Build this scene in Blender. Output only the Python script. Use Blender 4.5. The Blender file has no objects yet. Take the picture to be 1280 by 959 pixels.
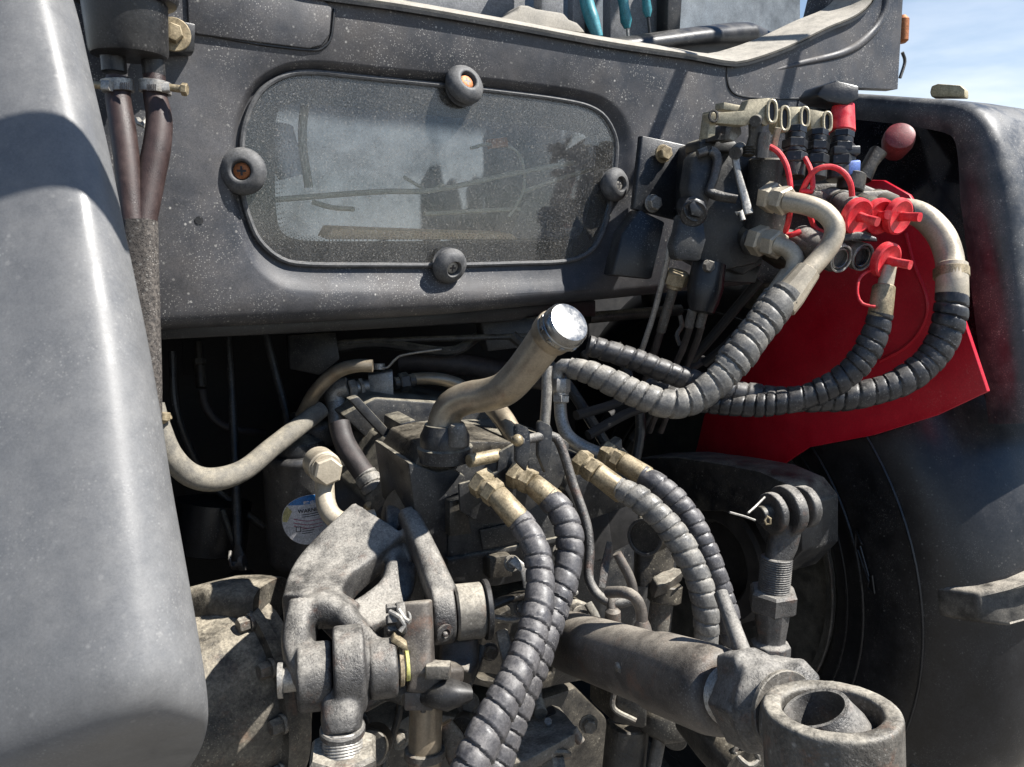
import bpy, bmesh, math, random
from mathutils import Vector as V, Matrix, Quaternion
random.seed(7)
S = bpy.context.scene
R = math.radians

# ------------------------------------------------------------------ camera, sky, sun, exposure
F = 960.0                                   # focal length in pixels of the 1280 px wide photograph
YAW, PITCH = R(29), R(10.6)
fw = V((math.sin(YAW)*math.cos(PITCH), math.cos(YAW)*math.cos(PITCH), -math.sin(PITCH)))
rt = V((math.cos(YAW), -math.sin(YAW), 0))
up = rt.cross(fw)
cam_d = bpy.data.cameras.new('camera'); cam = bpy.data.objects.new('camera', cam_d)
S.collection.objects.link(cam)
cam_d.sensor_width = 36; cam_d.lens = F/1280*36; cam_d.clip_start = .02; cam_d.clip_end = 2000
cam.matrix_world = Matrix((rt, up, -fw)).transposed().to_4x4()
S.camera = cam
SUN = V((.62, -.47, 1.0)).normalized()
w = bpy.data.worlds.new('World'); S.world = w; w.use_nodes = True
nt = w.node_tree; bg = nt.nodes['Background']
sky = nt.nodes.new('ShaderNodeTexSky'); sky.sky_type = 'NISHITA'; sky.sun_disc = False
sky.sun_elevation = math.asin(SUN.z); sky.sun_rotation = math.atan2(SUN.x, SUN.y)
sky.air_density = 1.1; sky.dust_density = .1; sky.ozone_density = 4.0
# thin cloud streaks low over the horizon
tc = nt.nodes.new('ShaderNodeTexCoord'); mp = nt.nodes.new('ShaderNodeMapping'); mp.inputs['Scale'].default_value = (2.2, 2.2, 9)
nz = nt.nodes.new('ShaderNodeTexNoise'); nz.inputs['Scale'].default_value = 2.2; nz.inputs['Detail'].default_value = 7
sx = nt.nodes.new('ShaderNodeSeparateXYZ'); rmp = nt.nodes.new('ShaderNodeMapRange')
rmp.inputs[1].default_value = .31; rmp.inputs[2].default_value = .17; rmp.inputs[3].default_value = 0; rmp.inputs[4].default_value = 1
ad = nt.nodes.new('ShaderNodeMath'); ad.operation = 'MULTIPLY_ADD'; ad.inputs[1].default_value = 1.3; ad.inputs[2].default_value = -.1
ml = nt.nodes.new('ShaderNodeMath'); ml.operation = 'MULTIPLY'; ml.use_clamp = True
mx = nt.nodes.new('ShaderNodeMix'); mx.data_type = 'RGBA'; mx.inputs[7].default_value = (10.5, 10.8, 11.2, 1)
L = nt.links.new
L(tc.outputs['Generated'], mp.inputs[0]); L(mp.outputs[0], nz.inputs['Vector']); L(tc.outputs['Generated'], sx.inputs[0])
L(sx.outputs[2], rmp.inputs[0]); L(nz.outputs[0], ad.inputs[0]); L(ad.outputs[0], ml.inputs[0]); L(rmp.outputs[0], ml.inputs[1])
L(ml.outputs[0], mx.inputs[0]); hs_ = nt.nodes.new('ShaderNodeHueSaturation'); hs_.inputs['Saturation'].default_value = 1.15; L(sky.outputs[0], hs_.inputs['Color']); L(hs_.outputs[0], mx.inputs[6]); L(mx.outputs[2], bg.inputs[0])
bg.inputs[1].default_value = .058
sd = bpy.data.lights.new('sun', 'SUN'); sun = bpy.data.objects.new('sun', sd); S.collection.objects.link(sun)
sd.energy = 5.0; sd.angle = R(.5); sd.color = (1, .965, .91)
sun.rotation_euler = SUN.to_track_quat('Z', 'Y').to_euler(); sun.location = SUN*6
S.view_settings.view_transform = 'Standard'; S.view_settings.look = 'None'
S.view_settings.exposure = 1.1; S.view_settings.gamma = 1

# ------------------------------------------------------------------ rays of the photograph -> points of the place
def ray(x, y): return fw + rt*((x-640)/F) + up*((480-y)/F)
KD = 1.0                                    # depth factor for groups that stand further in
def P(x, y, d): return ray(x, y)*d*KD
def PY(x, y, Y): r_ = ray(x, y); return r_*(Y/r_.y)
def PX(x, y, X): r_ = ray(x, y); return r_*(X/r_.x)
def PZ(x, y, Z): r_ = ray(x, y); return r_*(Z/r_.z)
def Q(t): return P(*t[:3])
def px(n, d): return n*d*KD/F
EX, EY, EZ = V((1,0,0)), V((0,1,0)), V((0,0,1))

# ------------------------------------------------------------------ materials
MATS = {}
def mat(name, base, rough=.5, metal=0., dust=(.30,.265,.21), amt=.25, top=.5, speck=0., spc=(.5,.48,.44),
        scale=28, var=.25, bump=.15, bscale=350, coat=0., rust=0., spec=.5, grain=.3):
    amt *= .75; top *= .55
    m = bpy.data.materials.new(name); m.use_nodes = True; t = m.node_tree; n = t.nodes; l = t.links.new
    b = n['Principled BSDF']; g = n.new('ShaderNodeNewGeometry')
    def noise(s, det=5, ro=.6):
        q = n.new('ShaderNodeTexNoise'); q.inputs['Scale'].default_value = s; q.inputs['Detail'].default_value = det
        q.inputs['Roughness'].default_value = ro; l(g.outputs['Position'], q.inputs['Vector']); return q.outputs[0]
    def mr(v, a, b_, c=0., d=1.):
        q = n.new('ShaderNodeMapRange'); l(v, q.inputs[0])
        for i, x in enumerate((a, b_, c, d)): q.inputs[i+1].default_value = x
        return q.outputs[0]
    def ma(op, a, b_, clamp=True):
        q = n.new('ShaderNodeMath'); q.operation = op; q.use_clamp = clamp
        for i, x in enumerate((a, b_)):
            if isinstance(x, (int, float)): q.inputs[i].default_value = x
            else: l(x, q.inputs[i])
        return q.outputs[0]
    def mix(f, a, b_):
        q = n.new('ShaderNodeMix'); q.data_type = 'RGBA'
        if isinstance(f, (int, float)): q.inputs[0].default_value = f
        else: l(f, q.inputs[0])
        for i, x in ((6, a), (7, b_)):
            if isinstance(x, tuple): q.inputs[i].default_value = (*x[:3], 1)
            else: l(x, q.inputs[i])
        return q.outputs[2]
    n1, n2 = noise(scale, 9, .68), noise(bscale, 3)
    n3 = noise(scale*.4, 6, .7)
    c = mix(mr(n1, .3, .7), tuple(x*(1-var) for x in base), tuple(min(1, x*(1+var)) for x in base))
    if rust: c = mix(ma('MULTIPLY', mr(noise(scale*1.7, 6, .7), .55, .68), rust), c, (.16, .06, .025))
    sp = n.new('ShaderNodeSeparateXYZ'); l(g.outputs['Normal'], sp.inputs[0])
    up_ = mr(sp.outputs[2], .3, .9, 0, top)  # dust on up-facing sides; sharp ramp also paints in sunlit tops
    k = ma('MULTIPLY', mr(n1, .38, .68), mr(n3, .35, .62, .35, 1))
    k = ma('MULTIPLY', k, amt*1.6); k = ma('ADD', k, ma('MULTIPLY', ma('MULTIPLY', up_, mr(n2, .25, .6, .55, 1)), mr(n1, .36, .58, .22, 1.12), False))
    if speck:
        v = n.new('ShaderNodeTexVoronoi'); v.inputs['Scale'].default_value = 95; l(g.outputs['Position'], v.inputs['Vector'])
        v2 = n.new('ShaderNodeTexVoronoi'); v2.inputs['Scale'].default_value = 310; l(g.outputs['Position'], v2.inputs['Vector'])
        s1 = ma('MULTIPLY', mr(v.outputs['Distance'], .22, .08), mr(noise(55, 2), .48, .58))
        s2 = ma('MULTIPLY', mr(v2.outputs['Distance'], .32, .12), mr(noise(22, 4), .42, .62))
        s_ = ma('MULTIPLY', ma('ADD', s1, s2), speck)
        s_ = ma('MULTIPLY', s_, mr(n3, .38, .6, .12, 1.25), False); c = mix(k, c, dust); c = mix(s_, c, spc)
    else: c = mix(k, c, dust)
    if grain:
        q = n.new('ShaderNodeMix'); q.data_type = 'RGBA'; q.blend_type = 'MULTIPLY'; q.inputs[0].default_value = 1
        l(c, q.inputs[6]); g1 = ma('ADD', mr(noise(bscale*1.1, 4, .75), .36, .64, 1-grain, 1+grain), mr(noise(scale*3.1, 6, .75), .35, .65, -grain*.55, grain*.55), False)
        l(g1, q.inputs[7]); c = q.outputs[2]
    l(c, b.inputs['Base Color'])
    rr = ma('ADD', ma('MULTIPLY', k, .9-rough), mr(n1, .3, .7, rough*.85, min(1, rough*1.15))); l(rr, b.inputs['Roughness'])
    if metal:
        l(ma('SUBTRACT', metal, ma('MULTIPLY', k, metal)), b.inputs['Metallic'])
    b.inputs['Specular IOR Level'].default_value = spec
    if coat: b.inputs['Coat Weight'].default_value = coat; b.inputs['Coat Roughness'].default_value = .08
    if bump:
        bp = n.new('ShaderNodeBump'); bp.inputs['Strength'].default_value = bump; bp.inputs['Distance'].default_value = .002
        l(ma('ADD', n2, ma('MULTIPLY', n1, 1.0)), bp.inputs['Height']); l(bp.outputs[0], b.inputs['Normal'])
    MATS[name] = m; return m
M_panel = mat('grey panel plastic', (.037,.040,.048), .42, amt=.55, top=.5, speck=.6, dust=(.105,.09,.076), scale=7, var=.3, bump=.12, bscale=600, grain=.32)
M_fend = mat('grey fender plastic', (.128,.129,.131), .40, amt=.3, top=.05, speck=.22, spc=(.38,.37,.35), dust=(.22,.215,.205), scale=34, var=.07, bump=.05, bscale=500, grain=.09)
M_ledge = mat('dusty beige sill', (.27,.25,.215), .8, amt=.5, top=.6, dust=(.38,.35,.30), scale=40, var=.2, grain=.15)
M_house = mat('earthy axle casting', (.032,.029,.025), .5, amt=.30, top=1.2, dust=(.34,.30,.23), scale=18, var=.5, bump=.8, bscale=200, speck=.6, spc=(.36,.33,.25), grain=.35, rust=.3)
M_black = mat('black plastic', (.012,.012,.013), .38, amt=.12, top=.35, dust=(.15,.14,.125), speck=.15)
M_blackm = mat('black painted steel', (.0085,.0095,.012), .33, amt=.10, top=.35, dust=(.085,.08,.07), speck=.2, grain=.35)
M_dark = mat('dark painted iron', (.012,.0135,.017), .38, amt=.14, top=1.15, dust=(.30,.27,.205), speck=.25, bump=.3, grain=.3)
M_deep = mat('near black steel', (.008,.008,.009), .7, amt=.15, top=.25, dust=(.10,.09,.08))  # near-black base, sparse pale dust
M_cast = mat('dusty lit-top cast iron', (.060,.058,.057), .42, .3, amt=.12, top=1.35, dust=(.31,.29,.255), scale=22, var=.4, bump=.8, bscale=380, rust=.35, speck=.25, spc=(.42,.40,.36), grain=.28)  # top dust lightened to paint in the sun on upper faces
M_castl = mat('dusty lit-top pale casting', (.070,.064,.056), .46, amt=.15, top=1.4, dust=(.38,.345,.28), scale=20, var=.4, bump=.7, bscale=240, rust=.4, speck=.3, grain=.3)  # pale tops: settled dust plus painted sunlight
M_castd = mat('oily casting', (.016,.0145,.013), .38, amt=.22, top=.6, dust=(.22,.19,.14), scale=22, var=.5, bump=.6, bscale=260, speck=.45, spc=(.34,.31,.24), grain=.3)
M_link = mat('dusty brown grey link', (.060,.052,.046), .44, amt=.14, top=1.25, dust=(.31,.275,.225), scale=18, var=.35, bump=.3, bscale=500, rust=.3, speck=.2, grain=.25)
M_zinc = mat('yellow zinc plate', (.27,.215,.13), .42, .5, amt=.4, top=.5, dust=(.33,.285,.21), scale=50, var=.4, bump=.25, grain=.3, rust=.2)
M_steel = mat('dull steel', (.33,.32,.30), .42, .7, amt=.4, top=.3, dust=(.30,.275,.23), scale=60, bump=.2, rust=.2)
M_pipe = mat('bare bronzed tube', (.30,.25,.185), .34, .6, amt=.3, top=.4, dust=(.36,.31,.22), scale=16, var=.3, bump=.06, rust=.25, grain=.12)
M_tan = mat('tan zinc tube', (.42,.365,.28), .42, .35, amt=.3, top=.4, dust=(.44,.39,.30), scale=30, var=.15, bump=.1, grain=.15)
M_chrome = mat('polished chrome', (.26,.26,.255), .20, 1., amt=.35, top=.15, bump=.03, var=.06, dust=(.36,.335,.29), grain=.06, speck=.2)
M_guard = mat('grey spiral hose guard', (.052,.051,.056), .33, amt=.22, top=.75, dust=(.24,.225,.21), scale=45, var=.25, bump=.2, speck=.2, grain=.3)
M_guardl = mat('pale spiral hose guard', (.10,.098,.094), .36, amt=.35, top=.9, dust=(.33,.305,.26), scale=40, var=.2, bump=.2, speck=.2, grain=.3)
M_guardd = mat('slate spiral hose guard', (.016,.0175,.022), .34, amt=.20, top=.8, dust=(.17,.155,.135), scale=40, var=.35, bump=.2, speck=.2, grain=.35)
M_rubber = mat('black hose rubber', (.022,.02,.02), .55, amt=.25, top=.3, dust=(.17,.13,.12), scale=40, bump=.3, bscale=700)
M_brownhose = mat('red brown hose rubber', (.030,.016,.014), .5, amt=.2, top=.3, dust=(.13,.095,.088), scale=40, bump=.3, bscale=700)
M_tanhose = mat('dusty braided hose', (.15,.14,.12), .75, amt=.5, top=.4, dust=(.33,.29,.215), scale=40, bump=.5, bscale=800)
M_sleeve = mat('woven sleeve', (.035,.03,.027), .8, amt=.6, top=.2, dust=(.17,.15,.13), scale=240, var=.6, bump=.9, bscale=500, speck=.6)
M_redp = mat('red cap plastic', (.60,.012,.025), .42, amt=.3, top=.2, dust=(.50,.20,.17), scale=60, var=.18, bump=.15, speck=.18, grain=.15)
M_redpaint = mat('dark red paint', (.48,.006,.022), .32, amt=.10, top=.05, dust=(.26,.09,.08), scale=12, var=.15, bump=.03, speck=.12, grain=.12)
M_gloss = mat('gloss black paint', (.008,.009,.013), .07, amt=.10, top=.2, dust=(.07,.07,.07), scale=14, speck=.22, bump=.02, coat=.4)
M_fblack = mat('dusty dark fender', (.034,.039,.047), .38, amt=.40, top=.55, dust=(.145,.14,.13), scale=22, speck=.45, bump=.15, grain=.25)
M_tyre = mat('tyre rubber', (.012,.0125,.0145), .34, amt=.05, top=.3, dust=(.13,.12,.105), scale=11, var=.35, bump=.12, bscale=200, speck=.15, grain=.3)
M_lug = mat('lug rubber with painted lit top', (.010,.010,.0105), .5, amt=.35, top=1.6, dust=(.36,.325,.27), scale=18, bump=.3, grain=.3)  # beige upper faces are sunlight painted into the rubber colour
M_rim = mat('dark rim paint', (.045,.045,.042), .4, amt=.25, top=.4, dust=(.20,.19,.16), scale=20)
M_lever = mat('khaki zinc lever', (.33,.29,.20), .45, .3, amt=.35, top=.35, dust=(.36,.32,.23), scale=50, var=.15, bump=.1)
M_orange = mat('rusty orange screw', (.34,.12,.04), .5, .5, amt=.1, top=.1, var=.4, scale=200)
M_knob = mat('grey rubber knob', (.06,.062,.066), .6, amt=.35, top=.35, dust=(.20,.19,.175), scale=60, bump=.2)
M_teal = mat('teal handle plastic', (.03,.20,.24), .4, amt=.15, top=.1, dust=(.2,.3,.3))
M_filter = mat('black filter can', (.040,.040,.042), .35, amt=.3, top=.5, dust=(.16,.15,.13), speck=.3)
M_cream = mat('cream cable', (.5,.47,.38), .5, amt=.2, top=.2)
M_plate = mat('pale orange cabin floor', (.95,.58,.34), .6, amt=.2, top=.1, dust=(.75,.62,.45), scale=40)
M_cab = mat('cabin trim grey', (.16,.165,.175), .6, amt=.25, top=.3, dust=(.28,.27,.25))
M_cabd = mat('cabin blue grey', (.115,.14,.165), .7, amt=.5, top=.2, dust=(.26,.27,.27), scale=9, var=.6, grain=.2)  # plain blue grey of cabin wall and floor, varied by noise
M_white = mat('white label film', (.62,.62,.64), .4, amt=.3, top=.1, dust=(.42,.40,.33), scale=60, var=.1, bump=0)
M_blue = mat('blue print', (.02,.18,.48), .4, amt=.1, top=.1, bump=0)
M_ink = mat('black print', (.02,.02,.025), .5, amt=.1, top=.1, bump=0)
M_pink = mat('pink print', (.42,.16,.22), .5, amt=.2, top=.1, bump=0)
M_yel = mat('yellow print', (.55,.50,.22), .5, amt=.2, top=.1, bump=0)
M_green = mat('yellow green washer', (.42,.42,.13), .5, amt=.2, top=.2)
M_ground = mat('dusty yard ground', (.13,.12,.105), .9, amt=.5, top=0, dust=(.17,.155,.135), scale=3, bump=.3, bscale=60)
M_dullred = mat('dull red cap', (.15,.014,.02), .4, amt=.35, top=.2, dust=(.22,.10,.09), speck=.2)
M_lens = mat('mirror back', (.42,.36,.22), .4, .3, amt=.4, top=.3)
M_bluecap = mat('blue plug', (.05,.13,.42), .45, amt=.25, top=.2)

def glass_mat():
    m = bpy.data.materials.new('dusty window glass'); m.use_nodes = True; t = m.node_tree; n = t.nodes; l = t.links.new
    out = n['Material Output']; b = n['Principled BSDF']
    b.inputs['Base Color'].default_value = (.30,.29,.27,1); b.inputs['Roughness'].default_value = .85
    tr = n.new('ShaderNodeBsdfTransparent'); tr.inputs[0].default_value = (.94,.96,.97,1)
    gl = n.new('ShaderNodeBsdfGlossy'); gl.inputs['Roughness'].default_value = .04
    fr = n.new('ShaderNodeFresnel'); fr.inputs[0].default_value = 1.5
    g = n.new('ShaderNodeNewGeometry')
    a = n.new('ShaderNodeTexNoise'); a.inputs['Scale'].default_value = 12; a.inputs['Detail'].default_value = 8; a.inputs['Roughness'].default_value = .72
    v = n.new('ShaderNodeTexVoronoi'); v.inputs['Scale'].default_value = 170
    f2 = n.new('ShaderNodeTexNoise'); f2.inputs['Scale'].default_value = 420; f2.inputs['Detail'].default_value = 2
    for q in (a, v, f2): l(g.outputs['Position'], q.inputs['Vector'])
    r1 = n.new('ShaderNodeMapRange'); r1.inputs[1].default_value = .35; r1.inputs[2].default_value = .7; r1.inputs[3].default_value = .02; r1.inputs[4].default_value = .13
    r2 = n.new('ShaderNodeMapRange'); r2.inputs[1].default_value = .22; r2.inputs[2].default_value = .08; r2.inputs[4].default_value = .45
    r3 = n.new('ShaderNodeMapRange'); r3.inputs[1].default_value = .5; r3.inputs[2].default_value = .68; r3.inputs[4].default_value = .2
    l(a.outputs[0], r1.inputs[0]); l(v.outputs['Distance'], r2.inputs[0]); l(f2.outputs[0], r3.inputs[0])
    s = n.new('ShaderNodeMath'); s.use_clamp = True; s2 = n.new('ShaderNodeMath'); s2.use_clamp = True
    l(r1.outputs[0], s.inputs[0]); l(r2.outputs[0], s.inputs[1]); l(s.outputs[0], s2.inputs[0]); l(r3.outputs[0], s2.inputs[1])
    m1 = n.new('ShaderNodeMixShader'); m2 = n.new('ShaderNodeMixShader')
    l(fr.outputs[0], m1.inputs[0]); l(tr.outputs[0], m1.inputs[1]); l(gl.outputs[0], m1.inputs[2])
    l(s2.outputs[0], m2.inputs[0]); l(m1.outputs[0], m2.inputs[1]); l(b.outputs[0], m2.inputs[2])
    l(m2.outputs[0], out.inputs[0]); return m
M_glass = glass_mat()

# ------------------------------------------------------------------ mesh helpers
def catmull(pts, step, closed=False, extra=None):
    """resample control points (and a parallel list of radii) along a smooth curve"""
    n = len(pts); out = []; ex = []
    segs = n if closed else n-1
    for i in range(segs):
        if closed: a, b, c, d = (pts[(i+k) % n] for k in (-1, 0, 1, 2))
        else: a, b, c, d = pts[max(i-1, 0)], pts[i], pts[i+1], pts[min(i+2, n-1)]
        if not closed and i == 0: a = b*2-c
        if not closed and i == n-2: d = c*2-b
        k = max(1, int((c-b).length/step))
        for j in range(k):
            t = j/k; t2 = t*t; t3 = t2*t
            out.append((b*2 + (c-a)*t + (a*2-b*5+c*4-d)*t2 + (b*3-a-c*3+d)*t3)*.5)
            if extra: ex.append(extra[i]*(1-t)+extra[(i+1) % n]*t)
    if not closed:
        out.append(pts[-1].copy())
        if extra: ex.append(extra[-1])
    return (out, ex) if extra else out

class MB:
    def __init__(s): s.v = []; s.f = []
    def rings(s, rings, cap=True, closed=False):
        o = len(s.v); n = len(rings[0])
        for r_ in rings: s.v += r_
        m = len(rings)
        for i in range(m if closed else m-1):
            a, b = o+i*n, o+((i+1) % m)*n
            for j in range(n): s.f.append((a+j, a+(j+1) % n, b+(j+1) % n, b+j))
        if cap and not closed:
            s.f.append(tuple(o+j for j in reversed(range(n)))); e = o+(m-1)*n; s.f.append(tuple(e+j for j in range(n)))
        return s
    @staticmethod
    def frames(pts, ref=None):
        n = len(pts); T = []
        for i in range(n):
            t = pts[min(i+1, n-1)]-pts[max(i-1, 0)]
            T.append(t.normalized() if t.length > 1e-9 else V((0,0,1)))
        u = (ref or (EZ if abs(T[0].z) < .9 else EX)); u = (u-T[0]*u.dot(T[0])).normalized(); fr = []
        for i in range(n):
            if i: u = T[i-1].rotation_difference(T[i]) @ u
            u = (u-T[i]*u.dot(T[i])).normalized(); fr.append((u, T[i].cross(u)))
        return fr
    def tube(s, pts, r, n=14, step=.006, smooth=True, cap=True):
        rr = list(r) if isinstance(r, (list, tuple)) else [r]*len(pts)
        if smooth and len(pts) > 2: pts, rr = catmull(pts, step, extra=rr)
        rings = []
        for p, q, (u, w_) in zip(pts, rr, s.frames(pts)):
            rings.append([p+(u*math.cos(2*math.pi*j/n)+w_*math.sin(2*math.pi*j/n))*q for j in range(n)])
        return s.rings(rings, cap)
    def loop(s, pts, r, n=8, step=.004, smooth=True):
        if smooth: pts = catmull(pts, step, True)
        m = len(pts); c = sum(pts, V())/m; nrm = V()
        for i in range(m): nrm += (pts[i]-c).cross(pts[(i+1) % m]-c)
        nrm.normalize(); rings = []
        for i in range(m):
            t = (pts[(i+1) % m]-pts[i-1]).normalized(); u = t.cross(nrm).normalized()
            rings.append([pts[i]+(u*math.cos(2*math.pi*j/n)+nrm*math.sin(2*math.pi*j/n))*r for j in range(n)])
        return s.rings(rings, closed=True)
    def spiral(s, pts, r, pitch=.02, depth=.16, n=20, wob=.05):
        """hose wrapped in a spiral guard: a helical saw-tooth of real overlapping turns"""
        pts, rr = catmull(pts, pitch/14, extra=list(r)); sl = 0; rings = []; ph = random.random(); prev = pts[0]
        jit = [random.uniform(-wob, wob) for _ in range(400)]; f1, f2 = random.uniform(0, 6), random.uniform(0, 6)
        for p, q, (u, w_) in zip(pts, rr, s.frames(pts)):
            sl += (p-prev).length; prev = p; ring = []
            warp = .16*math.sin(sl*31+f1)+.13*math.sin(sl*77+f2)
            for j in range(n):
                a = 2*math.pi*j/n; t = sl/pitch+ph+j/n+warp; k = int(t); t -= k
                if t < .10: prof = -.9+.9*(t/.10)                   # deep groove, steep start of a turn
                elif t < .86: h = (t-.10)/.76; prof = .55*math.sin(math.pi*(.15+.7*h))*1.1+.25*h
                else: h = (t-.86)/.14; prof = .95*math.cos(h*math.pi/2)-.9*h*h
                ring.append(p+(u*math.cos(a)+w_*math.sin(a))*q*(1-depth*.5+depth*.62*prof+jit[k % 400]*(.8 if .1 < t < .9 else 0)))
            rings.append(ring)
        return s.rings(rings)
    def lathe(s, A, ax, prof, n=24, ref=None, ph=0):
        ax = ax.normalized(); u = ref or (EZ if abs(ax.z) < .9 else EX); u = (u-ax*u.dot(ax)).normalized(); w_ = ax.cross(u)
        return s.rings([[A+ax*h+(u*math.cos(2*math.pi*(j+ph)/n)+w_*math.sin(2*math.pi*(j+ph)/n))*max(r_, 1e-5) for j in range(n)] for h, r_ in prof])
    def cyl(s, A, B, r, r2=None, n=24, ch=.08):
        ax = B-A; h = ax.length; r2 = r if r2 is None else r2; c = min(r, r2, h)*ch
        return s.lathe(A, ax, [(0, r-c), (c, r), (h-c, r2), (h, r2-c)], n)
    def hexa(s, A, ax, r, h, ph=0):
        return s.lathe(A, ax, [(0, r*.9), (h*.12, r), (h*.86, r), (h, r*.86)], 6, ph=ph)
    def ring(s, A, ax, ro, ri, h, n=32):
        ax = ax.normalized(); c = min(ro-ri, h)*.15
        prof = [(-h/2, ri+c), (-h/2, ro-c), (-h/2+c, ro), (h/2-c, ro), (h/2, ro-c), (h/2, ri+c), (h/2-c, ri), (-h/2+c, ri)]
        u = EZ if abs(ax.z) < .9 else EX; u = (u-ax*u.dot(ax)).normalized(); w_ = ax.cross(u); rings = []
        for j in range(n):
            a = 2*math.pi*j/n; d = u*math.cos(a)+w_*math.sin(a); rings.append([A+ax*q+d*r_ for q, r_ in prof])
        return s.rings(rings, closed=True)
    def prism(s, out, ext):
        n = len(out); o = len(s.v); s.v += list(out)+[p+ext for p in out]
        s.f.append(tuple(range(o, o+n))); s.f.append(tuple(reversed(range(o+n, o+2*n))))
        for i in range(n): j = (i+1) % n; s.f.append((o+j, o+i, o+n+i, o+n+j))
        return s
    def box(s, c, ax, ay, az):
        pts = [c-ax-ay-az, c+ax-ay-az, c+ax+ay-az, c-ax+ay-az]
        return s.prism(pts, az*2)
    def beam(s, pts, wid, thk, side, step=.01, sq=3.2, n=20):
        """swept super-ellipse bar; side = direction of its width"""
        k = len(pts); W_, pts2 = None, None
        if k > 2: pts2, W_ = catmull(pts, step, extra=wid); _, T_ = catmull(pts, step, extra=thk)
        else: pts2, W_, T_ = pts, wid, thk
        rings = []
        for i, p in enumerate(pts2):
            t = (pts2[min(i+1, len(pts2)-1)]-pts2[max(i-1, 0)]).normalized()
            u = (side-t*side.dot(t)).normalized(); w_ = t.cross(u); ring = []
            for j in range(n):
                a = 2*math.pi*j/n; c, s_ = math.cos(a), math.sin(a)
                ring.append(p+u*math.copysign(abs(c)**(2/sq), c)*W_[i]/2+w_*math.copysign(abs(s_)**(2/sq), s_)*T_[i]/2)
            rings.append(ring)
        return s.rings(rings)
    def ball(s, c, r, n=16, sc=(1,1,1)):
        rings = []
        for i in range(n//2+1):
            t = math.pi*i/(n//2); q = max(math.sin(t), 1e-4)
            rings.append([c+V((math.cos(2*math.pi*j/n)*q*r*sc[0], math.sin(2*math.pi*j/n)*q*r*sc[1], math.cos(t)*r*sc[2])) for j in range(n)])
        return s.rings(rings)

COL = S.collection
def link(name, me, material, parent=None, smooth=35):
    c = V()
    if len(me.vertices):
        lo = V([min(v.co[i] for v in me.vertices) for i in range(3)]); hi = V([max(v.co[i] for v in me.vertices) for i in range(3)]); c = (lo+hi)/2
    me.transform(Matrix.Translation(-c))
    if smooth:
        me.shade_smooth(); me.set_sharp_from_angle(angle=R(smooth))
    me.materials.clear(); me.materials.append(material)
    o = bpy.data.objects.new(name, me); COL.objects.link(o)
    base = V()
    p = parent; 
    while p: base += p.location; p = p.parent
    o.location = c-base; o.parent = parent
    return o
def build(name, mb, material, parent=None, bevel=0, seg=2, smooth=35, voxel=0, relax=3):
    me = bpy.data.meshes.new(name); me.from_pydata([tuple(v) for v in mb.v], [], mb.f)
    bm = bmesh.new(); bm.from_mesh(me); bmesh.ops.recalc_face_normals(bm, faces=bm.faces)
    if bevel:
        es = [e for e in bm.edges if len(e.link_faces) == 2 and e.calc_face_angle(0) > R(30)]
        bmesh.ops.bevel(bm, geom=es, offset=bevel, segments=seg, affect='EDGES', clamp_overlap=True, profile=.5)
    bm.to_mesh(me); bm.free()
    if voxel:                                              # fuse overlapping pieces into one casting skin
        t = bpy.data.objects.new('tmp', me); COL.objects.link(t)
        r_ = t.modifiers.new('r', 'REMESH'); r_.mode = 'VOXEL'; r_.voxel_size = voxel
        q = t.modifiers.new('s', 'SMOOTH'); q.iterations = relax; q.factor = .5
        dg = bpy.context.evaluated_depsgraph_get(); m2 = bpy.data.meshes.new_from_object(t.evaluated_get(dg))
        bpy.data.objects.remove(t); me = m2; me.name = name; smooth = 60
    return link(name, me, material, parent, smooth)
def thing(name, label, cat, loc, group=None):
    o = bpy.data.objects.new(name, None); COL.objects.link(o); o.location = loc; o.empty_display_size = .02
    o['label'] = label; o['category'] = cat
    if group: o['group'] = group
    return o
def tag(o, label, cat, group=None):
    o['label'] = label; o['category'] = cat
    if group: o['group'] = group
    return o
def lab(o, label): o['label'] = label; return o
def QQ(l): return [Q(t) for t in l]
def RR(l): return [px(t[3], t[2]) for t in l]
def pipe(name, l, material, parent=None, n=14): return build(name, MB().tube(QQ(l), RR(l), n), material, parent)
def bolt(parent, A, ax, r, h, material, washer=1.5, name='bolt', ph=.2):
    m_ = MB()
    if washer: m_.lathe(A, ax, [(0, r*washer*.97), (h*.05, r*washer), (h*.2, r*washer), (h*.25, r*washer*.96)], 20)
    ax = ax.normalized(); m_.hexa(A+ax*h*.22, ax, r, h*.78, ph); return build(name, m_, material, parent)
def nutline(parent, A, ax, parts, material, name='nut'):
    """hex nuts and collars in a row along an axis: (kind, start, length, radius)"""
    m_ = MB(); ax = ax.normalized()
    for k, a, h, r_ in parts:
        if k == 'h': m_.hexa(A+ax*a, ax, r_, h, random.random())
        else: m_.cyl(A+ax*a, A+ax*(a+h), r_)
    return build(name, m_, material, parent, smooth=30)

# ================================================================== SETTING
me = bpy.data.meshes.new('ground'); gz = -1.62
me.from_pydata([(-600,-600,gz),(600,-600,gz),(600,600,gz),(-600,600,gz)], [], [(0,1,2,3)])
o = bpy.data.objects.new('ground', me); COL.objects.link(o); me.materials.append(M_ground); o['kind'] = 'structure'

# ================================================================== TRACTOR BODY
YP = 1.19
tractor = thing('tractor', 'rear of a dusty dark grey tractor with oblong window between two big rear fenders', 'tractor', V((.6, 1.4, gz)))
def PP(x, y, o_=0): return PY(x, y, YP+o_)

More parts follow.
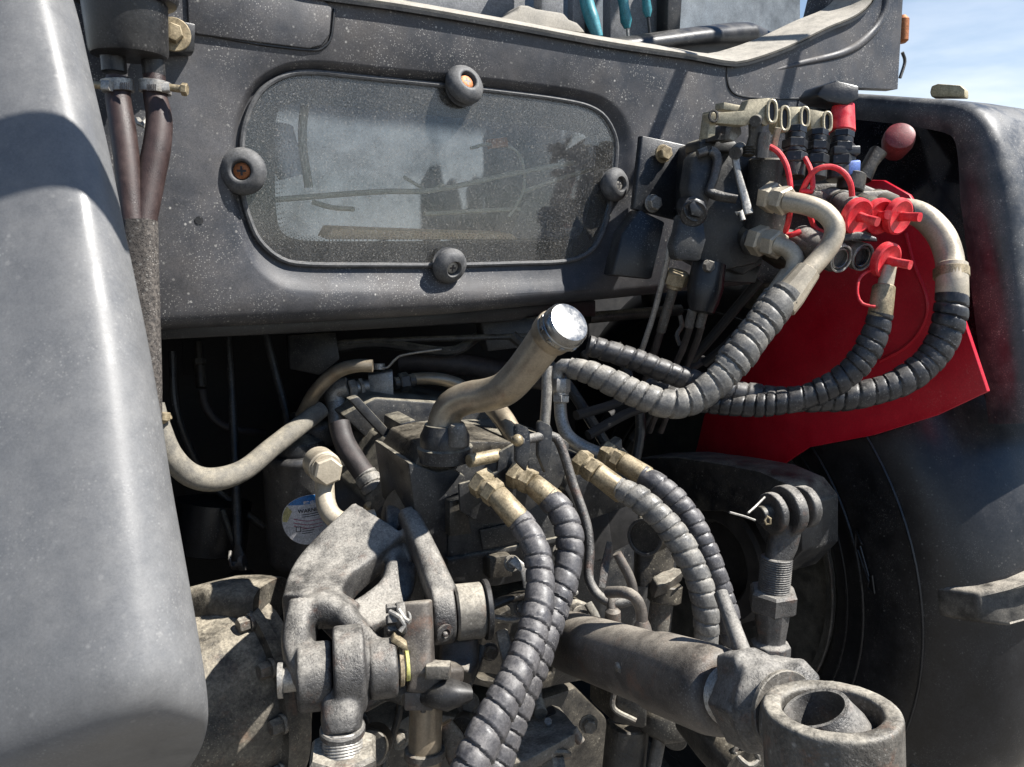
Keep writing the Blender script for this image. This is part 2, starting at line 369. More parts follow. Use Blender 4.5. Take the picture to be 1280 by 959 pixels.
# ---- rear panel with the window hole
win = [(299,205),(302,160),(318,120),(345,97),(385,88),(470,96),(560,105),(640,114),(700,122),(738,131),(760,147),(773,175),(773,205),
       (768,250),(757,292),(740,317),(708,330),(640,333),(560,335),(470,335),(385,334),(350,327),(322,303),(307,270),(300,240)]
wl = catmull([V((x, y, 0)) for x, y in win], 9, True)
def offs(loop, fn):
    out = []; n = len(loop)
    for i in range(n):
        t = (loop[(i+1) % n]-loop[i-1]).normalized(); nn = V((t.y, -t.x, 0)); out.append(loop[i]+nn*fn(nn))
    return out
rim = offs(wl, lambda n_: 13+22*max(0, n_.y)**2+9*max(0, n_.x))
rim2 = offs(wl, lambda n_: 7+15*max(0, n_.y)**2+5*max(0, n_.x))
rim1 = offs(wl, lambda n_: 2)
outer = [(55,-95),(300,-60),(380,-4),(500,13),(640,37),(760,59),(860,74),(905,82),(930,81),(980,64),(1030,40),(1070,22),(1092,-4),(1100,-60),(1132,-60),(1122,112),
         (1045,109),(1008,130),(1004,340),(960,342),(770,360),(560,378),(400,386),(195,395),(55,402)]
bm = bmesh.new()
vo = [bm.verts.new(PP(x, y)) for x, y in outer]; vr = [bm.verts.new(PP(p.x, p.y)) for p in rim]
eo = [bm.edges.new((vo[i], vo[(i+1) % len(vo)])) for i in range(len(vo))]; er = [bm.edges.new((vr[i], vr[(i+1) % len(vr)])) for i in range(len(vr))]
bmesh.ops.triangle_fill(bm, use_beauty=True, use_dissolve=False, edges=eo+er)
prev = vr
for loop, dep in ((offs(wl, lambda n_: 10+19*max(0, n_.y)**2+7*max(0, n_.x)), .002), (rim2, .007), (rim1, .016), (offs(wl, lambda n_: -3), .017)):
    cur = [bm.verts.new(PP(p.x, p.y, 0)+EY*dep) for p in loop]
    for i in range(len(cur)): bm.faces.new((prev[i], prev[(i+1) % len(cur)], cur[(i+1) % len(cur)], cur[i]))
    prev = cur
# rolled lip along the bottom edge, returns along the other edges
n = len(vo)
for i in range(n):
    a, b = vo[i], vo[(i+1) % n]
    low = i >= n-7 and i < n-1
    steps = [(0,0,0)]
    if low: steps += [(.006, -.012), (.018, -.022), (.034, -.024), (.05, -.018), (.06, -.004)]
    else: steps += [(.004, 0), (.03, 0)]
    pa, pb = a, b
    for dy, dz in [(q[0], q[1]) for q in steps[1:]]:
        ca, cb = bm.verts.new(a.co+V((0, dy, dz))), bm.verts.new(b.co+V((0, dy, dz)))
        bm.faces.new((pa, pb, cb, ca)); pa, pb = ca, cb
bmesh.ops.remove_doubles(bm, verts=bm.verts, dist=.0003); bmesh.ops.recalc_face_normals(bm, faces=bm.faces)
me = bpy.data.meshes.new('rear_panel'); bm.to_mesh(me); bm.free()
panel = link('rear_panel', me, M_panel, tractor, 40)
# raised left cover with its groove, upper left
ol = [(232,-60),(236,36),(246,43),(320,53),(386,61),(402,57),(412,44),(415,10),(395,-8),(300,-40)]
build('raised_cover', MB().prism([PP(x, y, -.006) for x, y in ol], EY*.0055), M_panel, panel, bevel=.002)
build('groove', MB().tube([PP(x, y, -.001) for x, y in [(240,40),(320,55),(388,63),(405,59),(414,46),(418,12)]], .0022, 6), M_black, panel)
build('groove', MB().tube([PP(x, y, -.0005) for x, y in [(909,84),(909,100),(914,114),(928,121),(960,124),(1000,124)]], .0022, 6), M_black, panel)
# panel swellings on the right shoulder
build('shoulder_ridge', MB().tube([PP(x, y, .004) for x, y in [(955,92),(1000,80),(1050,68),(1080,50),(1102,20),(1108,-30)]], [.003,.007,.009,.011,.012,.012], 12), M_panel, panel)
build('corner_boss', MB().prism([PP(x, y, -.004) for x, y in [(1000,122),(1012,112),(1040,108),(1046,112),(1010,134),(996,140)]], EY*.02), M_panel, panel, bevel=.004)
# screws of dirt: two small holes in the panel
for x, y, r in ((249,276,5),(190,30,4)):
    build('plug_hole', MB().lathe(PP(x, y, -.0012), EY, [(0, px(r,1.1)), (.001, px(r,1.1)*.9)], 14), M_black, panel)

# ---- sill (beige ledge) along the top of the panel
path = [(340,-18),(380,-6),(500,11),(640,35),(760,57),(860,72),(905,80),(930,79),(980,62),(1030,38),(1070,20),(1091,-6),(1098,-60)]
pts = catmull([PP(x, y) for x, y in path], .02); rings = []
for i, p in enumerate(pts):
    t = (pts[min(i+1, len(pts)-1)]-pts[max(i-1, 0)]).normalized(); nu = V((-t.z, 0, t.x))
    rings.append([p+EY*a+nu*b for a, b in ((.004,-.002),(-.006,0),(-.008,.004),(-.004,.008),(.012,.014),(.07,.034),(.075,.03),(.07,-.002))])
sill = build('sill', MB().rings(rings), M_ledge, tractor, smooth=40)
rings = []
for i, p in enumerate(pts):
    t = (pts[min(i+1, len(pts)-1)]-pts[max(i-1, 0)]).normalized(); nu = V((-t.z, 0, t.x))
    rings.append([p+EY*a+nu*b for a, b in ((-.001,-.006),(-.009,-.006),(-.0095,-.001),(-.001,-.001))])
build('seal_strip', MB().rings(rings), M_black, sill, smooth=40)

# ---- rear window
gl = offs(wl, lambda n_: -5)
glass = build('rear_window', MB().prism([PP(p.x, p.y, .012) for p in gl], EY*.004), M_glass, tractor, smooth=0)
build('gasket', MB().loop([PP(p.x, p.y, .012) for p in offs(wl, lambda n_: -3)], .0042, 8, smooth=False), M_knob, glass)
inn = [(344,170),(346,145),(352,134),(366,130),(460,137),(560,147),(640,156),(700,163),(728,168),(742,178),(745,195),(739,240),(732,275),(724,296),(706,302),(640,302),(560,302),(470,302),(410,302),(372,300),(352,290),(345,262),(344,220)]
il = catmull([V((x, y, 0)) for x, y in inn], 5, True)
c0 = V((545, 215, 0)); k = len(gl)
def hit(d):
    best = None
    for i in range(len(il)):
        a, b = il[i]-c0, il[(i+1) % len(il)]-c0; e = b-a; den = d.x*e.y-d.y*e.x
        if abs(den) < 1e-9: continue
        t = (a.x*e.y-a.y*e.x)/den; u = (a.x*d.y-a.y*d.x)/den
        if t > 0 and -1e-6 <= u <= 1+1e-6: best = c0+d*t
    return best
fo = [PP(p.x, p.y, .0175) for p in gl]; fi = [PP(q.x, q.y, .0175) for q in (hit(p-c0) for p in gl)]
m_ = MB(); m_.v = fo+fi; m_.f = [(i, (i+1) % k, k+(i+1) % k, k+i) for i in range(k)]
build('printed_border', m_, M_black, glass, smooth=0)
m_ = MB()                                            # dotted inner edge of the printed border
for i in range(len(il)):
    p = il[i]; d = (c0-p).normalized()
    for r_ in range(4):
        q = p+d*(2+r_*3.2); s_ = (1.25-.22*r_)
        cpt = PP(q.x, q.y, .0172); e1 = EX*px(s_, 1.2); e2 = EZ*px(s_, 1.2); o_ = len(m_.v)
        m_.v += [cpt-e1, cpt-e2, cpt+e1, cpt+e2]; m_.f.append((o_, o_+1, o_+2, o_+3))
o = build('dot_border', m_, M_black, glass, smooth=0); o['kind'] = 'stuff'
def knob(x, y, rad, tx, tz):
    c = PP(x, y, .014); r_ = px(rad, (c.dot(fw))); ax = V((tx, -1, tz)).normalized()
    m_ = MB().lathe(c, -EY, [(0, r_*.72), (.008, r_*.80), (.012, r_*.98)], 28)
    m_.lathe(c-EY*.010, ax, [(0, r_*.97), (.006, r_*1.03), (.012, r_*.98), (.018, r_*.80), (.021, r_*.60), (.0215, r_*.47), (.020, r_*.42), (.012, r_*.40)], 30)
    o = build('window_knob', m_, M_knob, glass, smooth=50)
    h = c-EY*.010+ax*.0125
    sc = MB().lathe(h, ax, [(0, r_*.36), (.002, r_*.36), (.0035, r_*.26)], 16)
    build('screw', sc, M_orange if x < 400 or y < 120 else M_steel, o)
    e1 = ax.cross(EZ).normalized(); e2 = ax.cross(e1)
    build('screw_slot', MB().box(h+ax*.003, e1*r_*.2, e2*r_*.05, ax*.0006).box(h+ax*.0031, e1*r_*.05, e2*r_*.2, ax*.0006), M_ink, o)
for a in ((575,110,25,.12,.42),(303,216,28,-.38,.0),(762,232,20,.22,.02),(557,331,22,.12,-.38)): knob(*a)
# cabin space behind the window
cabin = build('cabin_wall', MB().prism([PY(x, y, 1.62) for x, y in ((150,-40),(1000,-10),(1000,330),(150,345))], EY*.02), M_cabd, tractor)
build('cabin_floor', MB().prism([PP(300,345,.03), PP(800,335,.03), PP(800,335,.43), PP(300,345,.43)], EZ*-.01), M_cabd, tractor)
build('cabin_side', MB().prism([PP(335,60,.05), PP(335,345,.05), PP(335,345,.43), PP(335,60,.43)], EX*.01), M_cab, tractor)
build('floor_plate', MB().prism([PY(x, y, YP+.035) for x, y in ((408,300),(648,300),(640,293),(560,291),(470,288),(416,286))], V((0,.055,.006))), M_plate, tractor, bevel=.002)
for l, r_ in (([(588,186),(612,181),(640,186),(652,200),(656,222)], .003), ([(318,252),(360,249),(420,244),(480,240),(545,238),(640,218),(716,204)], .0045), ([(505,222),(535,238),(555,230)], .003), ([(655,240),(700,224),(742,212)], .004), ([(390,253),(415,260),(442,262)], .004), ([(530,268),(600,264),(650,262)], .004), ([(636,272),(652,245),(656,225)], .003)):
    build('cabin_cable', MB().tube([PY(x, y, YP+.05+.02*random.random()) for x, y in l], r_, 8), M_cream, tractor)
build('connector', MB().prism([PY(x, y, 1.235) for x, y in ((614,174),(634,172),(636,184),(616,186))], EY*.02), M_orange, tractor, bevel=.001)
build('lever_boot', MB().tube([PY(352,160,1.27), PY(354,190,1.26), PY(364,222,1.26)], [.018,.026,.02], 14), M_white, tractor)
build('cabin_rod', MB().tube([PY(382,120,1.25), PY(378,175,1.25), PY(386,235,1.25)], .007, 10), M_cream, tractor)
build('console', MB().prism([PY(x, y, 1.26) for x, y in ((636,300),(655,252),(668,248),(705,285),(716,300))], EY*.08), M_cab, tractor, bevel=.004)
build('console_clip', MB().prism([PY(x, y, 1.29) for x, y in ((700,290),(722,284),(725,296),(703,302))], EY*.02), M_white, tractor, bevel=.002)

# ---- things seen over the sill: cab interior
build('cab_wall', MB().prism([PY(x, y, 1.34) for x, y in ((300,-70),(660,-70),(655,40),(300,0))], EY*.02), M_cab, tractor, bevel=.002)
sb = build('post_base', MB().prism([PY(x, y, 1.26) for x, y in ((620,33),(628,22),(646,14),(650,6),(662,7),(672,11),(705,16),(712,24),(722,28),(735,42))], EY*.06), M_ledge, tractor, bevel=.006)
build('post', MB().box(PY(686,-30,1.28), EX*.024, EY*.015, EZ*.075), M_cab, sb, bevel=.004)
build('trim_plate', MB().prism([PY(x, y, 1.42) for x, y in ((716,-40),(729,-40),(740,44),(716,40))], EY*.02), M_cab, tractor, bevel=.002)
build('dark_frame', MB().prism([PY(x, y, 1.40) for x, y in ((736,-40),(745,-40),(745,46),(738,46))], EY*.02), M_black, tractor, bevel=.002)
build('side_trim', MB().prism([PY(x, y, 1.45) for x, y in ((763,-50),(846,-50),(838,58),(763,52))], EY*.03), M_cab, tractor, bevel=.003)
build('cab_pillar', MB().prism([PY(x, y, 1.40) for x, y in ((837,-60),(857,-60),(850,48),(834,48))], EY*.04), M_black, tractor, bevel=.004)
m_ = MB().beam([PY(735,66,1.34), PY(790,62,1.38), PY(850,56,1.42), PY(905,54,1.46), PY(955,64,1.46), PY(995,74,1.45)], [.04,.05,.06,.075,.05,.03], [.10,.16,.2,.2,.14,.06], EZ, sq=2.6, n=28)
build('cab_fender', m_, M_black, tractor, smooth=60)
build('corner_post', MB().prism([PY(x, y, 1.26) for x, y in ((1028,32),(1048,-50),(1100,-60),(1088,-2),(1068,20))], EY*.07), M_panel, tractor, bevel=.012)
build('side_lamp', MB().lathe(PY(1128,36,1.3), V((0,.1,1)), [(-.035,.008),(-.03,.014),(.02,.016),(.03,.008)], 16), M_orange, tractor)
build('lamp_wire', MB().tube([PY(1128,66,1.3), PY(1131,78,1.3), PY(1125,98,1.3)], .004, 8), M_cast, tractor)
# unseen bars on the cab roof, added to throw shade bands on the panel
def shade_bar(nm, p0, p1, t, r_):
    a, b = p0+SUN*t, p1+SUN*t; top_ = a+(a-b)*((1.47-a.z)/(a.z-b.z))      # hangs from the roof edge
    return build(nm, MB().tube([V((top_.x, 1.06, 1.50)), top_, a, b], r_, 16, smooth=False), M_blackm, tractor)
shade_bar('panel_shade_bar', PP(868,50), PP(800,215), .75, .014)
shade_bar('panel_shade_bar', PP(1003,30), PP(975,145), .75, .013)

build('cab_roof', MB().prism([V((-.45,1.04,1.49)), V((1.7,1.04,1.45)), V((1.7,2.7,1.5)), V((-.45,2.7,1.5))], EZ*.06), M_panel, tractor, bevel=.02)  # unseen roof, added to cut sky fill and carry the bars
# ---- left fender: big bowed shell close to the camera
rows = [(-80,20,60),(0,45,93),(100,72,117),(200,92,140),(300,108,160),(420,127,185),(520,140,203),(600,150,215),
        (700,163,233),(780,172,247),(840,178,257),(875,182,262),(895,184,262),(912,184,260),(935,182,253),(960,176,238),(985,168,215),(1010,150,180)]
m_ = MB(); rings = []; D0 = P(0,0,1).dot(fw)
for y, xc, xr in rows:
    d = .60-.135*(y+80)/1000; xl = -170; b = max(0, y-850)/150.
    prof = [(xl, .010), ((xl+xc)*.5-30, .001), (xc-62, -.001), (xc-32, .0015), (xc, .0065), (xc+(xr-xc)*.35, .0155), (xc+(xr-xc)*.7, .029), (xr-6, .045), (xr, .055), (xr-3, .064)]
    ring = []
    for x, dd in prof:
        k_ = max(0, min(1, (y-780)/110)); yy = y+(184-min(x, 184))*.42*k_
        ring.append(P(x, yy, d+dd+.26*b**2.2))
    ring += [ring[-1]+V((-.02,.05,0)), ring[0]+V((0,.12,0))]
    rings.append(ring)
# bottom closes inwards
last = rings[-1]; rings.append([p+V((0,.06,-.002)) for p in last])
k = len(rings[0]); dense = []
for j in range(k):
    dense.append(catmull([r_[j] for r_ in rings], .012))
mlen = min(len(c) for c in dense); cols = [[c[int(i*(len(c)-1)/(mlen-1))] for i in range(mlen)] for c in dense]
m_.rings([[cols[j][i] for j in range(k)] for i in range(mlen)])
fend = build('left_fender', m_, M_fend, tractor, smooth=55)
fend.name = 'fender'; lab(fend, 'near grey fender shell filling the left edge')
m2 = fend.modifiers.new('sub', 'SUBSURF'); m2.levels = 1; m2.render_levels = 1
# unseen bar and stay above the fender, added to throw its curved shade
q0, q1 = P(-80,228,.56), P(175,285,.60)
build('shade_bar_stay', MB().tube([q0+SUN*.5, q0+SUN*.5+V((-.06,.10,.3)), V((-.35,1.06,1.50))], .011, 12), M_blackm, tractor)
build('fender_shade_bar', MB().tube([q0+SUN*.5, (q0+q1)*.5+SUN*.5+V((0,0,.006)), q1+SUN*.5], [.021,.021,.016], 18), M_blackm, tractor)

# ---- right fender
FX = 1.40
def tilt(p): return p*((FX+.34*max(0, p.z+.40))/FX)
pts = [tilt(PX(x, y, FX)) for x, y in ((1000,120),(1046,124),(1085,126),(1190,140),(1216,160),(1242,330),(1268,520),(1232,500),(1170,330),(1130,310),(1000,300))]
f2 = build('fender', MB().prism(pts, EX*.012), M_gloss, tractor); lab(f2, 'glossy black fender over the right wheel')
edge = [(1046,128),(1085,131),(1140,136),(1188,142),(1210,154),(1223,182),(1236,250),(1246,330),(1257,420),(1272,530)]
ep = catmull([PX(x, y, FX-.008) for x, y in edge], .012); rings = []
for i, p in enumerate(ep):
    t = (ep[min(i+1, len(ep)-1)]-ep[max(i-1, 0)]).normalized(); nn = V((0, t.z, -t.y)); nn = nn if nn.z-nn.y > 0 else -nn
    r_ = .019+.016*min(1, max(0, (p.z < .25)*(.25-p.z)*6))
    rings.append([p+EX*(a_*r_+b_)+nn*(c_*r_) for a_, b_, c_ in ((.35,0,-1.6),(0,0,-.9),(0,0,0),(.13,0,.5),(.5,0,.87),(1,0,1),(1.6,0,1.05),(1,.10,1.15),(1,.30,1.1),(1,.42,.6),(1,.42,.3),(1,.30,.8),(1,0,.6),(.9,0,.3))])
build('fender_shell', MB().rings(rings), M_fblack, f2, smooth=50)
lam = build('marker_lamp', MB().prism([PX(x, y, FX+.12) for x, y in ((1162,116),(1164,108),(1172,105),(1200,107),(1206,112),(1206,122),(1164,122))], V((.03,.01,0))), M_lens, tractor, bevel=.003)
rp = [(1068,225),(1104,226),(1136,244),(1158,280),(1180,330),(1204,400),(1234,490),(1170,520),(1090,545),(1010,560),(965,590),(866,580),(880,520),(925,440),(985,360),(1010,300),(1040,250)]
liner = build('fender_liner', MB().prism([PX(x, y, 1.30) for x, y in rp], EX*.01), M_redpaint, tractor, bevel=.002)
lab(liner, 'dark red inner fender plate')
build('liner_ridge', MB().tube([PX(x, y, 1.299) for x, y in ((1132,292),(1142,330),(1158,372),(1156,402),(1135,432),(1100,452))], .0035, 8), M_redpaint, liner)
# ---- rear wheel
WC = V((1.37, 1.42, -.80)); LUG = .215
def ringx(prof, n=96): # lathe about X through the wheel centre: (x, r)
    return [[V((WC.x+x, WC.y+math.cos(2*math.pi*j/n)*r_, WC.z+math.sin(2*math.pi*j/n)*r_)) for j in range(n)] for x, r_ in prof]
rimo = build('wheel', MB().rings(ringx([(.10,.02),(.10,.20),(.06,.25),(.05,.33),(.03,.37),(-.01,.386),(-.012,.396),(.0,.402),(.02,.395)]), cap=True), M_rim, tractor)
tyre = build('tyre', MB().rings(ringx([(.03,.395),(.0,.403),(-.012,.42),(-.03,.465),(-.045,.53),(-.045,.61),(-.03,.67),(.0,.715),(.04,.745),(.12,.77),(.25,.775),(.38,.76),(.45,.71)]), cap=False), M_tyre, rimo, smooth=50)
bead = build('bead_line', MB().loop([WC+V((-.017, math.cos(a)*.408, math.sin(a)*.408)) for a in [2*math.pi*i/90 for i in range(90)]], .003, 8, smooth=False), M_cast, rimo)
for r_ in (.450,.500,.628):
    xx = -.0475 if .5 < r_ < .61 else (-.041 if r_ > .48 and r_ < .64 else -.024)
    build('sidewall_rib', MB().loop([WC+V((xx, math.cos(a)*r_, math.sin(a)*r_)) for a in [2*math.pi*i/100 for i in range(100)]], .0032, 6, smooth=False), M_tyre, rimo)
# moulded arrow on the side wall
ar = [(1070,663),(1078,682),(1075,683),(1086,722),(1090,720),(1093,742),(1084,735),(1086,727),(1072,688),(1069,690)]
build('arrow_mark', MB().loop([PX(x, y, WC.x-.049) for x, y in ar], .0022, 6, smooth=False), M_tyre, rimo)
for i in range(11):                                    # chunky chevron lugs
    a0 = 2*math.pi*i/11+LUG
    m_ = MB(); lo, hi = [], []
    for x, r_, t, tp in [(-.035,.675,-.045,.012),(.01,.710,-.055,.004),(.08,.742,-.035,.004),(.30,.768,.03,.004),(.30,.768,.13,.004),(.08,.742,.07,.004),(.01,.71,.05,.004),(-.035,.675,.040,.012)]:
        a = math.pi-a0-t; e = V((0, math.cos(a), math.sin(a))); a2 = math.pi-a0-.015-(t-.015)*.86; e2 = V((0, math.cos(a2), math.sin(a2)))
        lo.append(WC+V((x, 0, 0))+e*(r_-.02)); hi.append(WC+V((x+tp-.004, 0, 0))+e2*(r_+.052))
    k = len(lo); m_.v = lo+hi; m_.f = [tuple(range(k)), tuple(range(k, 2*k))]+[(j, (j+1) % k, k+(j+1) % k, k+j) for j in range(k)]
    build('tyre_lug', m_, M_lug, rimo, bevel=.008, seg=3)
for i in range(8):
    a = 2*math.pi*i/8+.35
    bolt(rimo, WC+V((.055, math.cos(a)*.31, math.sin(a)*.31)), -EX, .012, .014, M_steel, name='wheel_bolt')

lw = rimo.copy(); COL.objects.link(lw); lw.location = rimo.location+V((-1.86, 0, 0)); lw.rotation_euler = (0, 0, math.pi)
for ch in (tyre, bead):
    c = ch.copy(); COL.objects.link(c); c.parent = lw

# ---- dark body of the machine behind the linkage
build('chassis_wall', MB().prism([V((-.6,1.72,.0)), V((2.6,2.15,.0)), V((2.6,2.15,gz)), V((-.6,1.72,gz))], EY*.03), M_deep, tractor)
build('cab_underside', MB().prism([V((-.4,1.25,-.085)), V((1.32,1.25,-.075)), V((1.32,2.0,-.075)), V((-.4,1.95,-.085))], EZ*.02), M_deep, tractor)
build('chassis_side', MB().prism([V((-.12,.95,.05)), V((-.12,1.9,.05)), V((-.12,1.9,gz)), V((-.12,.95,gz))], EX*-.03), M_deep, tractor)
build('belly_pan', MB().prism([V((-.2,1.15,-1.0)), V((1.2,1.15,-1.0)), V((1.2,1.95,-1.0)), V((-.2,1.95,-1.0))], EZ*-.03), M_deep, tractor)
build('cross_beam', MB().prism([PY(x, y, 1.30) for x, y in ((150,402),(400,398),(745,376),(745,396),(400,416),(150,428))], EY*.03), M_blackm, tractor, bevel=.003)
build('cross_tube', MB().tube([PY(735,398,1.42), PY(850,388,1.42)], .013, 16), M_dark, tractor)
build('cross_tube', MB().tube([PY(760,520,1.55), PY(900,455,1.62), PY(985,380,1.68)], .012, 12), M_deep, tractor)
build('under_plate', MB().prism([PY(x, y, YP+.05) for x, y in ((798,358),(800,335),(866,330),(868,352),(852,358))], EY*.02), M_panel, tractor, bevel=.002)
for l, r_ in (([(330,410,1.5),(345,470,1.5),(360,540,1.5),(352,640,1.5)], .008), ([(215,440,1.45),(222,520,1.45),(260,600,1.5),(330,660,1.5)], .007), ([(600,420,1.55),(560,440,1.5),(470,430,1.5),(400,440,1.5)], .010),
              ([(640,420,1.5),(700,470,1.5),(760,560,1.5)], .011), ([(380,440,1.55),(420,430,1.5),(520,425,1.5),(690,420,1.5)], .006), ([(770,430,1.5),(800,520,1.5),(790,600,1.5)], .010)):
    build('bay_pipe', MB().tube(QQ(l), r_, 10), M_dark, tractor)
build('bay_bracket', MB().prism([P(x, y, 1.48) for x, y in ((360,420),(420,416),(425,450),(400,470),(362,462))], EY*.02), M_dark, tractor, bevel=.003)
build('bay_bracket', MB().prism([P(x, y, 1.5) for x, y in ((600,400),(690,396),(700,430),(610,440))], EY*.03), M_dark, tractor, bevel=.003)
build('bay_tank', MB().lathe(P(260,690,1.5), V((.2,.1,1)), [(0,.06),(.004,.07),(.10,.07),(.104,.05)], 32), M_blackm, tractor)
# axle housing, lower left
B = P(316,864,1.19); ax = V((.96,.26,-.05)).normalized(); A = B-ax*.36
hs = build('axle_housing', MB().lathe(A, ax, [(0,.10),(.10,.105),(.20,.115),(.30,.138),(.335,.142),(.337,.158),(.352,.158),(.354,.15),(.376,.15),(.378,.14),(.40,.11)], 56), M_house, tractor, smooth=50)
build('housing_boss', MB().beam([P(235,760,1.22), P(285,752,1.19), P(340,752,1.17)], [.10,.11,.10], [.06,.07,.06], EX, n=20), M_house, tractor, smooth=60)
u0 = (EZ-ax*EZ.dot(ax)).normalized(); w0 = ax.cross(u0)
for k in range(12):
    a = 2*math.pi*k/12+.35
    bolt(hs, B-ax*.024+(u0*math.cos(a)+w0*math.sin(a))*.1485, -ax, .0115, .021, M_castl, 1.2, 'flange_bolt')
# transmission body: stepped block under the filler neck
def PB(l, d): return [P(x, y, d) for x, y in l]
def yprism(nm, l, Y, dep, m, bev=.004, par=None): return build(nm, MB().prism([PY(x, y, Y) for x, y in l], EY*dep), m, par or tractor, bevel=bev)
th = yprism('transmission_housing', [(470,640),(505,600),(520,572),(600,560),(690,556),(820,600),(850,680),(840,800),(700,860),(560,860),(480,820)], 1.05, .6, M_dark, .008)
yprism('top_cover', [(428,520),(470,498),(560,505),(640,520),(650,552),(600,570),(520,578),(470,560)], 1.26, .25, M_dark, .005)
yprism('cover_rib', [(436,500),(448,496),(530,585),(520,592)], 1.20, .02, M_dark, .003)
yprism('cover_rib', [(470,552),(480,545),(484,640),(470,650)], 1.22, .08, M_dark, .004)
yprism('side_block', [(500,530),(520,525),(530,590),(525,640),(500,640)], 1.16, .08, M_dark, .004)
yprism('front_block', [(510,578),(548,590),(566,586),(583,596),(583,700),(560,712),(522,668)], .93, .14, M_dark, .005)
yprism('front_block', [(560,650),(700,625),(720,660),(712,716),(620,735),(560,728)], .925, .13, M_dark, .006)
yprism('cover_step', [(562,628),(580,622),(585,640),(590,668),(562,672)], .915, .03, M_castd, .003)
yprism('cast_foot', [(612,698),(640,694),(642,722),(612,726)], .905, .03, M_castd, .004)
yprism('rib_line', [(560,700),(700,672),(700,678),(560,708)], .920, .02, M_dark, .002)
yprism('drain_block', [(690,640),(760,632),(770,700),(700,712)], .96, .1, M_deep, .006)
build('shaft_hub', MB().cyl(P(498,640,1.08), P(548,655,1.14), px(34,1.08), n=40), M_dark, tractor)
# flange and filler collar on the cover
yprism('cover_top', [(516,585),(530,560),(560,552),(640,553),(640,562),(590,570),(575,584),(548,592)], .935, .13, M_castd, .003)
build('neck_flange', MB().lathe(P(556,548,1.05), EZ, [(-.03,.038),(-.012,.038),(-.010,.034),(.004,.034),(.012,.030),(.02,.027)], 32), M_dark, tractor)
build('cover_stud', MB().lathe(P(572,546,1.02), EZ, [(-.012,.013),(.0,.0125),(.012,.012),(.016,.009)], 16), M_castl, tractor)
bolt(tractor, P(566,566,1.03), EZ, .006, .008, M_castd, 1.5, 'cover_bolt')
bolt(tractor, P(596,614,1.01), EZ, .006, .008, M_castd, 1.5, 'cover_bolt')
# hose bracket plate with the two ears and long bolt
vp = yprism('bracket_plate', [(574,606),(610,596),(622,590),(624,566),(642,556),(672,552),(706,550),(712,556),(706,600),(690,622),(660,640),(640,655),(600,655),(576,640)], .885, .006, M_dark, .0015)
build('bracket_ear', MB().prism([P(x, y, 1.0) for x, y in ((645,535),(648,530),(660,535),(663,542),(663,566),(658,590),(646,578))], V((-.002,.005,0))), M_dark, tractor, bevel=.0012)
build('bracket_ear', MB().prism([P(x, y, 1.03) for x, y in ((673,530),(676,526),(688,532),(691,538),(690,566),(682,592),(673,570))], V((-.002,.005,0))), M_dark, tractor, bevel=.0012)
build('spacer_tube', MB().cyl(P(586,577,1.02), P(625,569,1.05), .009), M_zinc, tractor)
yprism('valve_plate', [(706,612),(712,600),(740,580),(778,548),(780,582),(775,600),(790,632),(740,650),(720,640)], .915, .02, M_dark, .003)
yprism('valve_back', [(640,640),(700,600),(780,560),(830,620),(830,660),(770,690),(650,700)], .97, .05, M_deep, .004)
# final drive housing on the right (domed cover with lit top edge)
fd = build('final_drive', MB(), M_dark, tractor) if False else None
C0 = V((1.06, 1.50, -.40))
arc = [(775,590),(800,573),(845,572),(900,580),(950,590),(985,606),(1003,630)]
m_ = MB(); X0 = 1.10
ring0 = [PX(x, y, X0) for x, y in arc+[(1003,690),(975,720),(940,650),(900,640),(860,640),(800,640)]]
build('drive_cover', MB().prism(ring0, EX*.10), M_dark, tractor, bevel=.006)
yprism('drive_arm', [(800,590),(940,596),(960,615),(945,640),(800,640)], 1.42, .08, M_dark, .006)
build('hub_ring', MB().ring(PX(905,700,1.16), EX, .135, .085, .05, 48), M_deep, tractor)
build('hub_plate', MB().lathe(PX(905,700,1.18), EX, [(0,.15),(.02,.15)], 40), M_deep, tractor)
# lower draw frame
yprism('draw_frame', [(455,930),(520,890),(600,900),(720,860),(760,900),(760,1000),(455,1000)], 1.0, .2, M_castd, .008)
yprism('draw_frame', [(560,770),(680,740),(740,760),(745,850),(640,870),(560,850)], .96, .2, M_castd, .008)
yprism('draw_frame', [(590,790),(640,760),(640,792),(600,830)], .90, .05, M_castd, .005)
yprism('draw_bolt', [(598,850),(660,858),(690,842),(700,800),(720,790),(722,830),(690,860),(640,872)], .90, .03, M_castd, .004)

# ================================================================== LINKAGE
# ---- left lift arm: one forked casting
la = thing('forked_casting', 'forked cast iron lift arm on the rock shaft, left of the filler pipe base', 'lift arm', P(500,660,1.08))
m_ = MB()
m_.cyl(P(480,664,1.09), P(520,664,1.10), .036, n=32)
m_.beam([P(474,660,1.06), P(412,718,1.0), P(389,766,.925)], [.096,.086,.070], [.05,.05,.05], rt, sq=7, n=32)
m_.beam([P(380,762,.915), P(374,812,.88), P(392,850,.855)], [.034,.036,.045], [.06,.06,.06], rt, sq=3)
m_.beam([P(368,775,.91), P(405,757,.915), P(440,772,.915)], [.03,.036,.03], [.05,.05,.05], rt.lerp(up,.9), sq=3)
m_.beam([P(430,768,.915), P(455,800,.90), P(474,830,.88)], [.030,.026,.038], [.055,.055,.055], rt, sq=3)
m_.beam([P(510,650,1.06), P(530,690,1.01), P(556,755,.95)], [.030,.032,.040], [.05,.05,.055], rt, sq=3)
m_.beam([P(446,775,.93), P(468,764,.95), P(496,735,.99), P(503,690,1.04)], [.022,.020,.020,.022], [.05,.05,.045,.045], rt.lerp(up,.6), sq=4)
m_.beam([P(408,792,.95), P(432,768,.96), P(440,760,.97)], [.055,.05,.04], [.02,.02,.02], rt, sq=4)
